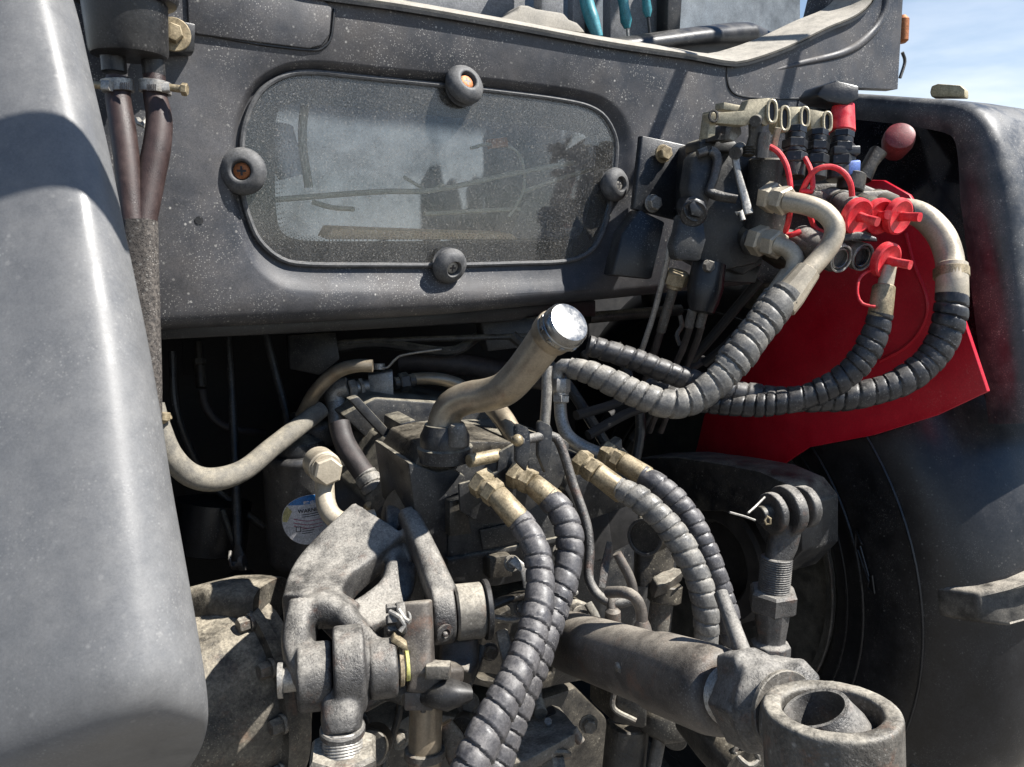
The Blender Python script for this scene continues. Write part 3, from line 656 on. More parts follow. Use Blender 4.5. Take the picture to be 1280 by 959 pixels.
e1 = P(394,846,.855); e2 = P(478,836,.872); xa = (e2-e1).normalized()
m_.cyl(e1-xa*.019, e1+xa*.019, .037, n=32); m_.cyl(e2-xa*.016, e2+xa*.016, .033, n=32)
e3 = P(552,768,.945); m_.cyl(e3-xa*.014, e3+xa*.014, .036, n=32)
arm = build('arm_casting', m_, M_cast, la, voxel=.0028, relax=4)
build('pin', MB().cyl(e1-xa*.036, e2+xa*.03, .0135).cyl(e1-xa*.04, e1-xa*.034, .019), M_steel, la)
build('washer', MB().ring(e2+xa*.021, xa, .022, .0135, .005), M_zinc, la)
build('washer', MB().ring(e2+xa*.028, xa, .017, .0135, .004), M_green, la)
build('lynch_clip', MB().prism([P(488,803,.862), P(493,797,.862), P(509,808,.862), P(510,815,.862), P(506,814,.862)], V((.004,.012,0))), M_zinc, la, bevel=.001)
build('grease_nipple', MB().lathe(P(555,791,.908), V((.1,-1,-.1)), [(0,.011),(.003,.011),(.004,.006),(-.002,.005)], 16).lathe(P(555,792,.906), V((.1,-1,-.1)), [(0,.003),(.004,.0035),(.006,.002)], 10), M_cast, la)
build('hub_cap', MB().cyl(e3+xa*.016, e3+xa*.052, .034, n=32), M_castl, la)
build('seal_ring', MB().ring(e3+xa*.056, xa, .037, .028, .007), M_black, la)

# ---- left lift rod with round eye
lr_ = thing('lift_rod', 'rusty grey lift rod with broad round eye in the left lift arm fork', 'lift rod', P(425,930,.82))
em = e1.lerp(e2, .5)+V((0,0,.004))
m_ = MB().cyl(em-xa*.017, em+xa*.017, .048, n=36).cyl(em+xa*.016, em+xa*.026, .033, .026, n=28)
m_.beam([em+V((0,0,-.02)), P(428,885,.83), P(428,915,.82)], [.058,.046,.042], [.05,.042,.04], rt, sq=2.4)
build('rod_eye', m_, M_cast, lr_, voxel=.0026, relax=3)
def threads(A, B, r, pitch=.003, amp=.0011, n=18):
    ax = B-A; k = int(ax.length/pitch); prof = []
    for i in range(k): prof += [(i*pitch, r-amp), (i*pitch+pitch*.45, r), (i*pitch+pitch*.6, r)]
    return MB().lathe(A, ax, prof, n)
build('collar', MB().lathe(P(428,908,.82), V((0,.03,-1)), [(0,.0225),(.002,.024),(.008,.024),(.010,.022)], 24), M_cast, lr_)
build('thread', threads(P(428,915,.82), P(429,950,.815), .0215), M_steel, lr_)
nutline(lr_, P(429,935,.815), V((0,.03,-1)), [('h',0,.04,.039)], M_castl, 'lock_nut')

# ---- right hand clevis link below the second fork
cl = thing('check_link', 'upright forged clevis with castle nut and black rubber wedge beside the left lift arm', 'link', P(535,920,.9))
m_ = MB().beam([P(518,752,.91), P(521,800,.90), P(522,842,.89)], [.042,.040,.040], [.034,.032,.036], rt, sq=3.5)
m_.beam([P(512,842,.895), P(540,846,.90), P(570,845,.92)], [.034,.034,.03], [.045,.04,.035], up, sq=4)
m_.beam([P(574,800,.97), P(574,830,.96), P(570,846,.945)], [.05,.05,.04], [.03,.03,.03], rt, sq=3)
build('clevis', m_, M_link, cl, voxel=.0026, relax=2)
build('clevis_pin', MB().cyl(P(503,773,.895), P(548,765,.945), .0125), M_steel, cl)
cn = MB(); cA = P(507,773,.897)
cn.hexa(cA, -xa, .021, .012)
for k in range(6):
    a = math.pi*k/3; u0 = (EZ-xa*EZ.dot(xa)).normalized(); w0 = xa.cross(u0)
    cn.box(cA-xa*.016+(u0*math.cos(a)+w0*math.sin(a))*.0145, xa*.006, (u0*math.cos(a)+w0*math.sin(a))*.0035, (w0*math.cos(a)-u0*math.sin(a))*.005)
build('castle_nut', cn, M_cast, cl, bevel=.0008, seg=1)
build('cotter', MB().tube([P(487,765,.88), P(500,772,.875), P(506,782,.875), P(500,790,.872)], .0028, 8).tube([P(498,762,.88), P(507,775,.877), P(512,778,.875)], .0028, 8), M_steel, cl)
build('bolt_head', MB().box(P(548,838,.88), rt*.014, fw*.01, up*.008), M_castl, cl, bevel=.002)
m_ = MB().beam([P(525,868,.90), P(560,868,.885), P(588,866,.89)], [.02,.036,.016], [.03,.04,.025], up, sq=2.4)
build('rubber_wedge', m_, M_black, cl, smooth=60)
build('link_block', MB().box(P(525,872,.895), rt*.017, fw*.014, up*.011), M_link, cl, bevel=.003)
build('link_tube', MB().cyl(P(533,865,.91), P(530,985,.91), .0195, n=28), M_pipe, cl)
build('weld_bead', MB().ring(P(531,942,.91), up, .0245, .018, .010), M_castl, cl)
m_ = MB()
for a, b in (((522,886),(530,868)),((529,890),(530,868)),((538,884),(530,868)),((520,878),(530,868)),((540,876),(530,868))): m_.tube([P(*a,.888), P(*b,.884)], .0035, 8)
build('weld_splash', m_, M_castl, cl)
build('brace', MB().beam([P(555,905,.93), P(565,925,.93), P(575,950,.93)], [.02,.03,.03], [.012,.012,.012], rt), M_castl, cl)

# ---- drawbar plate at the bottom
pb = thing('hitch_plate', 'pale dusty steel hitch plate with square slot, below the pair of grey hoses', 'bracket', P(660,920,.98))
build('plate', MB().prism([P(636,935,.94), P(622,905,1.0), P(672,893,1.05), P(688,880,1.07), P(700,884,1.06), P(720,908,.97), P(718,918,.95), P(660,950,.90), P(634,958,.90)], V((0,.0,-.018))), M_castl, pb, bevel=.003)
build('slot', MB().prism([P(678,890,1.03), P(690,885,1.03), P(694,893,1.01), P(682,898,1.01)], V((0,-.002,.004))), M_ink, pb)
build('gusset', MB().prism([P(615,900,1.02), P(650,872,1.04), P(677,858,1.05), P(679,882,1.04), P(640,900,1.02)], V((.01,.02,0))), M_castl, pb, bevel=.003)
build('peg', MB().cyl(P(676,893,1.0), P(672,878,1.02), .009), M_castl, pb)
build('plate_bolt', MB().cyl(P(685,905,.99), P(685,902,.985), .005), M_steel, pb)
build('stay', MB().cyl(P(716,912,.97), P(726,928,.97), .006), M_castl, pb)
bolt(pb, P(690,945,.95), V((-.2,-.6,-.5)), .016, .02, M_castl)
bolt(pb, P(615,950,.93), V((-.4,-.6,.3)), .014, .02, M_castl)

# ---- top link
tl = thing('top_link', 'long brown top link tube with screwed ball eye pointing at the camera', 'top link', P(700,800,1.06))
A, B = P(705,800,1.06), P(908,868,.75); ax = (B-A).normalized(); L_ = (B-A).length
build('body_tube', MB().lathe(A, ax, [(-.01,.035),(0,.039),(.02,.0405),(L_*.62,.0405),(L_*.68,.0435),(L_-.02,.0435),(L_-.004,.041),(L_,.037),(L_+.001,.028)], 44), M_link, tl, smooth=50)
build('thread', threads(B-ax*.002, B+ax*.03, .029, .0036, .0014, 28), M_steel, tl)
build('tube_nipple', MB().lathe(P(775,834,.86), V((-.5,-.8,.1)), [(-.004,.006),(.003,.006),(.006,.0035),(.010,.003)], 12), M_castl, tl)
build('wire_lug', MB().lathe(P(766,768,.985), EZ, [(-.012,.011),(.004,.010),(.008,.006)], 16), M_link, tl)
build('wire_lug', MB().lathe(P(803,782,.93), EZ, [(-.014,.014),(.0,.010),(.006,.007)], 16), M_link, tl)
hk = build('hook', MB().tube([P(803,782,.93), P(801,762,.93), P(793,747,.925), P(780,741,.935), P(760,741,.955)], .0072, 12), M_link, tl)
build('hook', MB().tube([P(766,766,.985), P(765,752,.99), P(790,745,1.0), P(788,725,1.0), P(778,705,1.0), P(771,692,1.0)], [.006,.0065,.0065,.0065,.0065,.006], 12), M_link, tl)
build('ear_plate', MB().prism([P(706,776,1.05), P(712,757,1.05), P(722,753,1.05), P(736,758,1.05), P(742,775,1.05), P(736,786,1.05)], V((.004,.012,0))), M_castl, tl, bevel=.003)
build('ear_plate', MB().beam([P(735,755,1.04), P(743,768,1.03), P(748,780,1.02)], [.012,.012,.012], [.006,.006,.006], rt), M_dark, tl)
nb = B+ax*.02
m_ = MB().lathe(nb, ax, [(.0,.036),(.004,.042),(.036,.044),(.04,.038)], 6, ph=.35)
m_.lathe(nb+ax*.036, ax, [(0,.040),(.005,.041),(.012,.036),(.02,.033)], 28)
wing = P(915,838,.735)
m_.beam([P(905,840,.735), P(935,838,.72), P(965,852,.70)], [.03,.05,.03], [.03,.04,.03], rt, sq=3)
m_.beam([P(958,832,.72), P(992,846,.70), P(1018,862,.69)], [.03,.042,.024], [.016,.02,.016], rt, sq=4)
build('lock_nut', m_, M_cast, tl, voxel=.0024, relax=2)
build('handle', MB().tube([P(901,742,.80), P(915,780,.775), P(928,815,.752), P(938,842,.735)], [.0075,.008,.0085,.011], 16), M_cast, tl)
# eye: broad ring casting with the loose ball inside
ec = P(1040,928,.60); ea = V((.20,-.12,.97)).normalized()
ea = (up*.99-fw*.05-rt*.05).normalized()
m_ = MB().ring(ec, ea, .0515, .0365, .056, 48)
m_.beam([nb+ax*.045, P(980,893,.668), ec-ax*.040-ea*.004], [.050,.044,.058], [.052,.046,.044], rt, sq=2.4)
build('eye_ring', m_, M_castl, tl, voxel=.0022, relax=3)
ba = (ea*.95-rt*.34-up*.02).normalized()
prof = [(-.028,.024),(-.027,.027),(-.012,.0352),(0,.0378),(.012,.0352),(.026,.029),(.031,.0275),(.031,.024),(.025,.0232),(-.025,.0232)]
u0 = (EX-ba*EX.dot(ba)).normalized(); w0 = ba.cross(u0); rings = []
for j in range(44):
    a = 2*math.pi*j/44; d = u0*math.cos(a)+w0*math.sin(a); rings.append([ec-rt*.002+ba*q*.95+d*r_*.93 for q, r_ in prof])
build('neck_collar', MB().ring(nb+ax*.060, ax, .037, .024, .006, 36), M_castl, tl)
build('ball', MB().rings(rings, closed=True), M_cast, tl, smooth=40)

# ---- wire hook that holds up the top link
wh = thing('hanger_wire', 'bent grey steel wire hanging from the eared bracket down to the top link', 'wire hook', P(740,700,1.03))
build('wire', MB().tube([P(648,552,1.00), P(680,546,1.04), P(695,548,1.045), P(704,566,1.045), P(716,605,1.04), P(733,655,1.03), P(737,690,1.02), P(736,722,1.01), P(748,745,1.0), P(770,755,.99), P(792,750,.99)], .0066, 12), M_cast, wh)
build('pin_head', MB().ball(P(647,551,.995), .008), M_zinc, wh)
tag(build('twisted_strap', MB().beam([P(762,678,1.07), P(757,705,1.07), P(752,735,1.06)], [.008,.012,.010], [.003,.003,.003], rt), M_cast), 'thin twisted metal strap standing behind the hanger wire', 'strap')

# ---- lift cylinder rod head behind the hoses
cy = thing('lift_link', 'dusty iron link with round pin head, half hidden behind the far pair of hoses', 'link', P(815,760,1.2))
build('pin_head', MB().cyl(P(805,672,1.16), P(818,668,1.19), .027, n=32), M_castd, cy)
build('rim_ring', MB().ring(P(806,672,1.157), P(818,668,1.19)-P(805,672,1.16), .0285, .024, .004), M_cast, cy)
m_ = MB().beam([P(822,650,1.21), P(818,690,1.21), P(815,735,1.2)], [.055,.062,.055], [.04,.045,.04], rt, sq=4)
build('link_head', m_, M_castd, cy, smooth=50)
build('step', MB().prism([P(815,722,1.17), P(838,708,1.2), P(858,712,1.18), P(840,726,1.14), P(822,734,1.14)], V((0,.01,-.025))), M_castl, cy, bevel=.004)
build('collar', MB().cyl(P(832,730,1.18), P(830,752,1.18), .026, n=28), M_castd, cy)
build('rod', MB().cyl(P(828,748,1.19), P(808,900,1.20), .018, n=24), M_castl, cy)

# ---- right lift rod
rl = thing('lift_rod', 'threaded right lift rod with forked top pinned over the drive cover', 'lift rod', P(965,830,1.2))
ra = (rt*.93+fw*.36+up*.10).normalized(); rc = P(984,638,1.16)
m_ = MB().cyl(rc-ra*.034, rc-ra*.021, .031, n=32).cyl(rc+ra*.024, rc+ra*.040, .032, n=32).cyl(rc-ra*.010, rc+ra*.009, .038, n=32)
m_.beam([P(984,655,1.16), P(978,682,1.16), P(970,705,1.16)], [.045,.044,.036], [.034,.032,.032], rt, sq=2.6)
build('fork_head', m_, M_cast, rl, voxel=.0024, relax=2)
build('pin', MB().cyl(rc-ra*.052, rc+ra*.044, .0135), M_dark, rl)
build('pin_ring', MB().loop([P(956,651,1.11), P(959,646,1.11), P(963,649,1.11), P(963,655,1.11), P(958,656,1.11)], .0018, 6), M_zinc, rl)
build('split_pin', MB().tube([P(912,641,1.10), P(930,646,1.11), P(944,651,1.112)], .0016, 6), M_steel, rl)
build('split_pin', MB().tube([P(935,642,1.115), P(944,634,1.13), P(956,622,1.14)], .0018, 6), M_steel, rl)
build('thread', threads(P(971,697,1.16), P(967,742,1.165), .0235, .0035, .0012, 24), M_cast, rl)
nutline(rl, P(967,737,1.165), V((0,.02,-1)), [('h',0,.034,.037)], M_cast, 'lock_nut')
t0, t1 = P(965,765,1.165), P(958,905,1.18); L2 = (t1-t0).length
build('turnbuckle', MB().lathe(t0, t1-t0, [(-.006,.026),(0,.0265),(.018,.025),(.034,.023),(.046,.022),(.05,.0305),(.09,.031),(.10,.0315),(L2,.030)], 8, ph=.3), M_cast, rl, bevel=.002)
# lower clutter under the top link
lc = thing('lower_link', 'dark square lower link bracket standing under the top link tube', 'link', P(790,900,1.1))
build('bracket', MB().prism([P(768,860,1.05), P(812,872,1.03), P(810,915,1.03), P(766,905,1.05)], EY*.06), M_castd, lc, bevel=.006)
build('bracket_edge', MB().tube([P(768,862,1.045), P(767,886,1.045), P(795,902,1.035)], .004, 8), M_castl, lc)
build('post', MB().cyl(P(785,905,1.08), P(775,1010,1.08), .03, n=20), M_castd, lc)
build('foot_block', MB().beam([P(812,895,1.07), P(835,905,1.05), P(862,905,1.05)], [.03,.045,.03], [.05,.05,.04], up, sq=4), M_castd, lc)
build('cap', MB().cyl(P(842,925,1.04), P(846,912,1.06), .018), M_castd, lc)
build('stay_rod', MB().cyl(P(826,915,1.06), P(808,1010,1.06), .009), M_castl, lc)
kb = thing('hitch_knuckle', 'dirty dark casting with bright edged ring below the ball eye neck', 'casting', P(900,930,.8))
build('knuckle', MB().beam([P(868,890,.86), P(898,920,.82), P(935,960,.78)], [.05,.06,.06], [.05,.05,.05], rt, sq=3), M_castd, kb)
build('edge_ring', MB().loop([P(918,940,.77), P(928,930,.77), P(940,936,.77), P(948,950,.77), P(935,957,.765)], .003, 8), M_castl, kb)

# ================================================================== OIL LINES AND HOSES
# ---- filler pipe with chrome cap
fp = thing('filler_pipe', 'bent bare metal oil filler pipe with shiny chrome cap', 'filler pipe', P(556,548,1.05))
pl = [(553,540,1.05,20),(556,524,1.05,20),(565,508,1.045,20),(585,498,1.035,20.5),(610,494,1.02,21),(632,486,1.0,21.5),(652,466,.985,22),(672,440,.97,23),(690,415,.955,24)]
build('pipe', MB().tube(QQ(pl), RR(pl), 28, step=.008), M_pipe, fp, smooth=60)
ca = (P(716,402,.925)-P(688,420,.957)).normalized()
ca = (ca*.75+up*.22-fw*.30+rt*.1).normalized(); cb = P(697,417,.95)
build('collar', MB().lathe(P(690,419,.957), ca, [(-.012,.024),(-.004,.0275),(.004,.0285),(.012,.0285),(.013,.027)], 36), M_pipe, fp, smooth=50)
prof = [(.0,.0255),(.004,.0285),(.006,.0285)]
cp = MB().lathe(cb+ca*.004, ca, [(0,.026),(.003,.0295),(.010,.0295),(.011,.0285),(.014,.0285),(.0145,.0292),(.020,.0285),(.0235,.0255),(.0245,.020),(.0247,.0001)], 44)
cap = build('cap', cp, M_chrome, fp, smooth=35)
u0 = (EZ-ca*EZ.dot(ca)).normalized(); w0 = ca.cross(u0)
for k in range(10):
    a = 2*math.pi*k/10+.2; d = u0*math.cos(a)+w0*math.sin(a)
    build('cap_notch', MB().box(cb+ca*.009+d*.0293, d*.0012, d.cross(ca)*.003, ca*.003), M_chrome, cap, bevel=.0008)

HG = 'spiral wrapped hydraulic hoses'
def hose(label, fit, ferr, pts, gm, pitch=.02, depth=.16, group=HG, fm=M_zinc, nutm=None):
    """fit: (point, towards, radius px) hex nuts; ferr: crimped sleeve tube list; pts: guard path"""
    root = thing('hydraulic_hose', label, 'hose', Q(pts[0]), group)
    if fit:
        p, q, r_ = Q(fit[0]), Q(fit[1]), px(fit[2], fit[0][2]); a = (q-p)
        l_ = a.length; nutline(root, p, a, [('h',0,l_*.42,r_),('c',l_*.40,l_*.16,r_*.8),('h',l_*.52,l_*.40,r_*.92)], nutm or fm)
    if ferr:
        f_ = QQ(ferr); r_ = RR(ferr)
        m_ = MB().lathe(f_[0], f_[1]-f_[0], [(0, r_[0]*.9),(.002, r_[0]),((f_[1]-f_[0]).length*.5,(r_[0]+r_[1])/2*1.0),((f_[1]-f_[0]).length, r_[1]),((f_[1]-f_[0]).length+.004, r_[1]*.9)], 28)
        build('ferrule', m_, fm, root)
    build('spiral_guard', MB().spiral(QQ(pts), RR(pts), pitch, depth), gm, root, smooth=50)
    return root
hose('first grey spiral hose from the left, hanging down in front of the hitch plate', ((597,600,1.01),(624,622,.99),19), [(620,618,.99,14.5),(646,648,.975,16)],
     [(638,640,.98,15.5),(652,655,.975,17.5),(668,683,.96,18),(675,720,.945,18.5),(672,765,.92,20),(660,810,.895,21),(640,855,.865,22.5),(614,905,.84,24),(588,960,.815,25),(570,1010,.80,26)], M_guard, .0195)
hose('second grey spiral hose from the left, tucked behind the first one', ((641,592,1.04),(668,606,1.02),18), [(664,604,1.02,14),(692,628,1.01,16)],
     [(684,622,1.01,15.5),(700,638,1.005,17.5),(711,665,.995,18),(712,695,.985,18),(704,730,.97,18.5),(690,770,.95,19),(676,810,.93,19.5),(660,850,.915,20),(640,900,.90,21),(618,960,.88,22)], M_guard, .0195)
hose('third spiral hose, dusty pale grey, curving down behind the top link tube', ((722,575,1.11),(748,594,1.09),17), [(745,591,1.09,14),(778,616,1.08,15)],
     [(772,611,1.08,15),(795,622,1.07,16.5),(818,640,1.06,17),(840,664,1.055,17.5),(858,692,1.05,17.5),(872,722,1.045,17),(881,755,1.045,16.5),(883,790,1.05,16),(878,850,1.07,15)], M_guardl, .0185)
hose('fourth spiral hose, darker grey, furthest right of the four rear hoses', ((754,565,1.17),(780,580,1.15),16), [(777,578,1.15,13),(808,597,1.13,14)],
     [(802,594,1.13,13.5),(824,608,1.12,15.5),(846,628,1.115,16),(866,655,1.11,16),(881,685,1.105,15.5),(893,715,1.105,15),(903,745,1.11,15),(911,775,1.11,14.5),(916,830,1.12,14)], M_guard, .0185)

# ---- ball valve line in the dark, left of the filler pipe
KD = 1.12
bv = thing('ball_valve', 'small square ball valve with flat lever above the transmission cover', 'valve', P(487,482,1.27))
build('valve_body', MB().prism([P(460,470,1.26), P(491,465,1.26), P(492,495,1.26), P(461,498,1.26)], V((.01,.03,0))), M_steel, bv, bevel=.002)
xl = (P(505,476,1.29)-P(462,483,1.26)).normalized()
nutline(bv, P(492,480,1.27), xl, [('c',0,.012,.012),('h',.01,.02,.018),('c',.03,.012,.0125)], M_dark, 'union_nut')
nutline(bv, P(460,483,1.255), -xl, [('c',0,.010,.011),('h',.010,.008,.016),('c',.018,.006,.012),('h',.024,.014,.017)], M_steel, 'union_nut')
build('stem', MB().cyl(P(474,463,1.265), P(474,455,1.265), .0105), M_steel, bv)
build('lever', MB().beam([P(470,459,1.262), P(484,460,1.262), P(494,450,1.262), P(506,444,1.262), P(552,437,1.262)], [.004]*5, [.013,.013,.012,.012,.012], up, step=.004), M_steel, bv)
build('elbow', MB().tube([P(435,484,1.235), P(424,487,1.235), P(418,492,1.235), P(419,503,1.235)], [.017,.0185,.0185,.0175], 16), M_steel, bv)
build('sleeve', MB().cyl(P(419,500,1.235), P(424,532,1.225), .0165, .0185), M_steel, bv)
pipe('outlet_pipe', [(515,474,1.29,7.5),(545,474,1.29,8),(570,480,1.30,8),(590,492,1.31,8)], M_pipe, bv)
pipe('drain_pipe', [(610,500,1.22,13),(630,525,1.16,13),(645,550,1.13,12.5),(655,565,1.12,12)], M_pipe, tractor)
tag(pipe('hose', [(500,452,1.38,15),(540,452,1.38,15),(590,458,1.4,14.5),(640,468,1.42,14),(700,480,1.42,12)], M_rubber), 'fat dark rubber hose running behind the ball valve lever', 'hose')
KD = 1.03
bh = thing('rubber_hose', 'black hose dropping from the ball valve elbow with pale spiral end', 'hose', P(425,535,1.22))
build('hose', MB().tube([P(424,530,1.225), P(430,552,1.215), P(443,575,1.20), P(462,603,1.185)], [.0175,.0175,.0175,.017], 18), M_rubber, bh)
build('spiral_guard', MB().spiral([P(456,594,1.185), P(466,608,1.18), P(474,622,1.175), P(477,634,1.17)], [.020,.0195,.0185,.017], .015), M_guardl, bh, smooth=50)
build('hose_tail', MB().cyl(P(477,630,1.17), P(480,645,1.16), .016), M_rubber, bh)
build('clip_screw', MB().ball(P(461,634,1.14), .008).cyl(P(455,642,1.14), P(466,634,1.14), .004), M_zinc, bh)
KD = 1.03
th_ = thing('return_hose', 'dusty tan braided hose sagging from the left fender', 'hose', P(210,560,1.18))
hl = [(196,505,1.10,9),(202,540,1.10,13),(215,572,1.11,14.5),(238,594,1.13,15),(268,600,1.15,15),(305,588,1.19,13.5),(340,560,1.23,12.5),(372,535,1.27,12),(402,512,1.31,11)]
build('hose', MB().tube(QQ(hl), RR(hl), 18), M_tanhose, th_)
build('hose_clip', MB().cyl(P(200,528,1.09), P(212,520,1.09), .006).cyl(P(205,526,1.085), P(206,516,1.085), .008), M_zinc, th_)
pipe('upper_pipe', [(378,520,1.32,9),(395,490,1.29,9),(420,466,1.27,9),(445,458,1.26,8.5),(466,458,1.26,8)], M_pipe, th_)

# ---- fuel filter
KD = 1.16
ff = thing('fuel_filter', 'black spin on fuel filter canister with a round white warning sticker', 'filter', P(380,705,1.2))
fb = P(380,700,1.22); fh = (P(378,560,1.27)-fb); fax = EZ
build('canister', MB().lathe(fb, EZ, [(h*KD, r_*KD) for h, r_ in [(-.006,.035),(-.004,.046),(.004,.052),(.012,.054),(.165,.054),(.168,.056),(.174,.056),(.178,.052)]], 48), M_filter, ff, smooth=45)
build('head', MB().lathe(fb+EZ*.178*KD, EZ, [(0,.050),(.006,.052),(.022,.048),(.03,.035),(.035,.03)], 32), M_dark, ff)
build('head_arm', MB().beam([fb+V((.01,.0,.23)), fb+V((.05,-.01,.235)), fb+V((.09,.04,.24))], [.05,.05,.05], [.035,.035,.03], EZ), M_dark, ff)
build('head_plug', MB().cyl(P(375,523,1.24), P(375,516,1.24), .018, n=20), M_dark, ff)
# round sticker wrapped on the canister
sc_ = P(386,648,1.165); dirn = sc_-fb; dirn.z = 0; th0 = math.atan2(dirn.y, dirn.x); sz = sc_.z
def onfil(u, v, lift, k=1): # u across, v up (metres) on the canister skin
    FR = .054*KDF; a = th0+u/FR; return V((fb.x+math.cos(a)*(FR+lift), fb.y+math.sin(a)*(FR+lift), sz+v))
KDF = KD; SR = .0425*KD
def disc_poly(poly, lift, m, nm, par):
    bm = bmesh.new(); bm.faces.new([bm.verts.new((x, y, 0)) for x, y in poly]); 
    bmesh.ops.triangulate(bm, faces=bm.faces); bmesh.ops.subdivide_edges(bm, edges=[e for e in bm.edges if e.calc_length() > .006], cuts=9, use_grid_fill=True)
    for v in bm.verts: v.co = onfil(v.co.x, v.co.y, lift)
    me = bpy.data.meshes.new(nm); bm.to_mesh(me); bm.free(); return link(nm, me, m, par, 60)
circ = [(SR*math.cos(2*math.pi*i/48), SR*.92*math.sin(2*math.pi*i/48)) for i in range(48)]
sticker = disc_poly(circ, .0005, M_white, 'sticker', ff)
def clip(y0, y1): return [(x, y) for x, y in circ if y0 <= y <= y1]
disc_poly([(x, y) for x, y in [(SR*.985*math.cos(R(t)), SR*.91*math.sin(R(t))) for t in range(40, 141, 5)]], .0009, M_blue, 'blue_band', sticker)
disc_poly([(SR*.97*math.cos(R(t)), SR*.90*math.sin(R(t))) for t in list(range(142, 186, 4))]+[(-SR*.80, -.002), (-SR*.60, .018)], .0009, M_yel, 'yellow_area', sticker)
def text(s, u, v, size, m, nm, par, fn):
    c = bpy.data.curves.new('t', 'FONT'); c.body = s; c.size = size; c.align_x = 'CENTER'; c.resolution_u = 3; c.offset = .00022*size/.0095
    o = bpy.data.objects.new('t', c); COL.objects.link(o); dg = bpy.context.evaluated_depsgraph_get(); dg.update()
    me = bpy.data.meshes.new_from_object(o.evaluated_get(dg)); bpy.data.objects.remove(o)
    for vv in me.vertices: vv.co = fn(vv.co.x+u, vv.co.y+v, .0016)
    if len(me.vertices): return link(nm, me, m, par, 0)
# the camera sees the skin from outside: u grows anticlockwise, i.e. to the right in the picture
text('警告', 0, .0262, .0105, M_white, 'caution_text', sticker, onfil)
text('WARNING', .003, .0145, .0095, M_ink, 'warning_text', sticker, onfil)
for k, (v, w_) in enumerate(((.010,.02),(.006,.022),(-.016,.018),(-.020,.014),(-.024,.012))):
    disc_poly([(-.016+w_*.1, v), (-.016+w_*1.6, v), (-.016+w_*1.6, v+.0014), (-.016+w_*.1, v+.0014)], .0009, M_ink, 'print_line', sticker)
for k, v in enumerate((.001,-.006,-.012)):
    disc_poly([(-.028, v+.004), (-.005, v-.002), (.022, v-.003), (.022, v-.0042), (-.005, v-.0035), (-.028, v+.002)], .0009, M_pink, 'print_stroke', sticker)
disc_poly([(-.025,-.020), (-.016,-.020), (-.016,-.010), (-.025,-.010)], .0009, M_ink, 'print_symbol', sticker)
disc_poly([(-.0235,-.0185), (-.0175,-.0185), (-.0175,-.0115), (-.0235,-.0115)], .0011, M_white, 'print_symbol', sticker)
# banjo elbow in front of the filter
KD = 1.0
be = thing('banjo_elbow', 'cream dusty elbow pipe with hex banjo bolt in front of the filter sticker', 'pipe fitting', P(410,600,1.08))
bd = (P(413,595,1.05)-P(400,580,1.12)).normalized()
m_ = MB().cyl(P(398,578,1.12), P(407,586,1.085), .0235, n=28)
build('banjo_ring', m_, M_tan, be)
nutline(be, P(408,587,1.08), bd, [('c',-.002,.005,.0215),('h',.002,.016,.0205)], M_tan, 'banjo_bolt')
build('elbow_pipe', MB().tube([P(406,590,1.10), P(406,612,1.09), P(408,632,1.08), P(418,648,1.07), P(440,655,1.07), P(470,648,1.08)], [.0135,.0135,.0138,.0138,.0135,.0130], 20), M_tan, be)

# ---- rods and fittings in the dark bay, left
KD = 1.08
pr = thing('pull_rod', 'long thin steel pull rod with small clevis at its foot, in the dark bay', 'rod', P(300,715,1.22))
build('rod', MB().tube([P(283,400,1.36), P(287,450,1.35), P(293,560,1.33), P(298,690,1.28)], [.006,.006,.009,.009], 12), M_dark, pr)
build('fork', MB().beam([P(298,682,1.28), P(299,695,1.275), P(299,712,1.27)], [.012,.024,.024], [.012,.016,.014], rt, sq=4), M_castd, pr)
build('fork_pin', MB().cyl(P(290,708,1.26), P(308,706,1.26), .007), M_cast, pr)
build('roller', MB().cyl(P(300,705,1.25), P(306,704,1.25), .0135), M_cast, pr)
build('clip', MB().tube([P(288,690,1.26), P(287,700,1.25), P(289,708,1.25)], .003, 8), M_cast, pr)
build('second_rod', MB().tube([P(278,640,1.33), P(290,672,1.3), P(298,690,1.29)], .006, 10), M_dark, pr)
build('rod_block', MB().box(P(300,722,1.30), rt*.02, fw*.02, up*.008), M_deep, pr, bevel=.003)
ft = thing('hose_fitting', 'small brass pipe fitting with thin black hose high in the dark bay', 'pipe fitting', P(252,480,1.4))
nutline(ft, P(247,428,1.40), (P(252,490,1.39)-P(247,428,1.4)), [('c',0,.035,.007),('h',.034,.012,.013),('c',.046,.045,.0105)], M_castd, 'fitting_nut')
build('thin_hose', MB().tube([P(252,488,1.39), P(258,510,1.39), P(275,530,1.4), P(300,538,1.41), P(330,542,1.45)], .008, 12), M_rubber, ft)
build('bracket', MB().prism([P(228,425,1.42), P(258,425,1.42), P(258,470,1.42), P(228,470,1.42)], EY*.006), M_deep, ft, bevel=.001)

KD = 1.0
# ---- black canister with two clamped hoses, upper left
bc = thing('breather_canister', 'black plastic breather canister with stepped collar beside the left fender', 'canister', P(160,75,.99))
cc = PY(162,74,1.10)
build('canister', MB().lathe(cc, EZ, [(0,.030),(.003,.043),(.008,.045),(.062,.048),(.064,.058),(.07,.061),(.10,.061),(.16,.061)], 44), M_black, bc, smooth=40)
build('spigot', MB().cyl(cc+V((-.018,0,-.018)), cc+V((-.018,0,.005)), .0145), M_black, bc)
build('spigot', MB().cyl(cc+V((.026,0,-.018)), cc+V((.026,0,.005)), .0135), M_black, bc)
bk = build('mount_bracket', MB().prism([PY(x, y, 1.16) for x, y in ((196,20),(245,30),(243,66),(205,66),(196,60))], EY*.028), M_black, bc, bevel=.003)
bolt(bc, PY(217,44,1.16), V((-.12,-1,.05)), px(11.5,1.03), .014, M_zinc, 1.75)
BH = 'breather hoses'
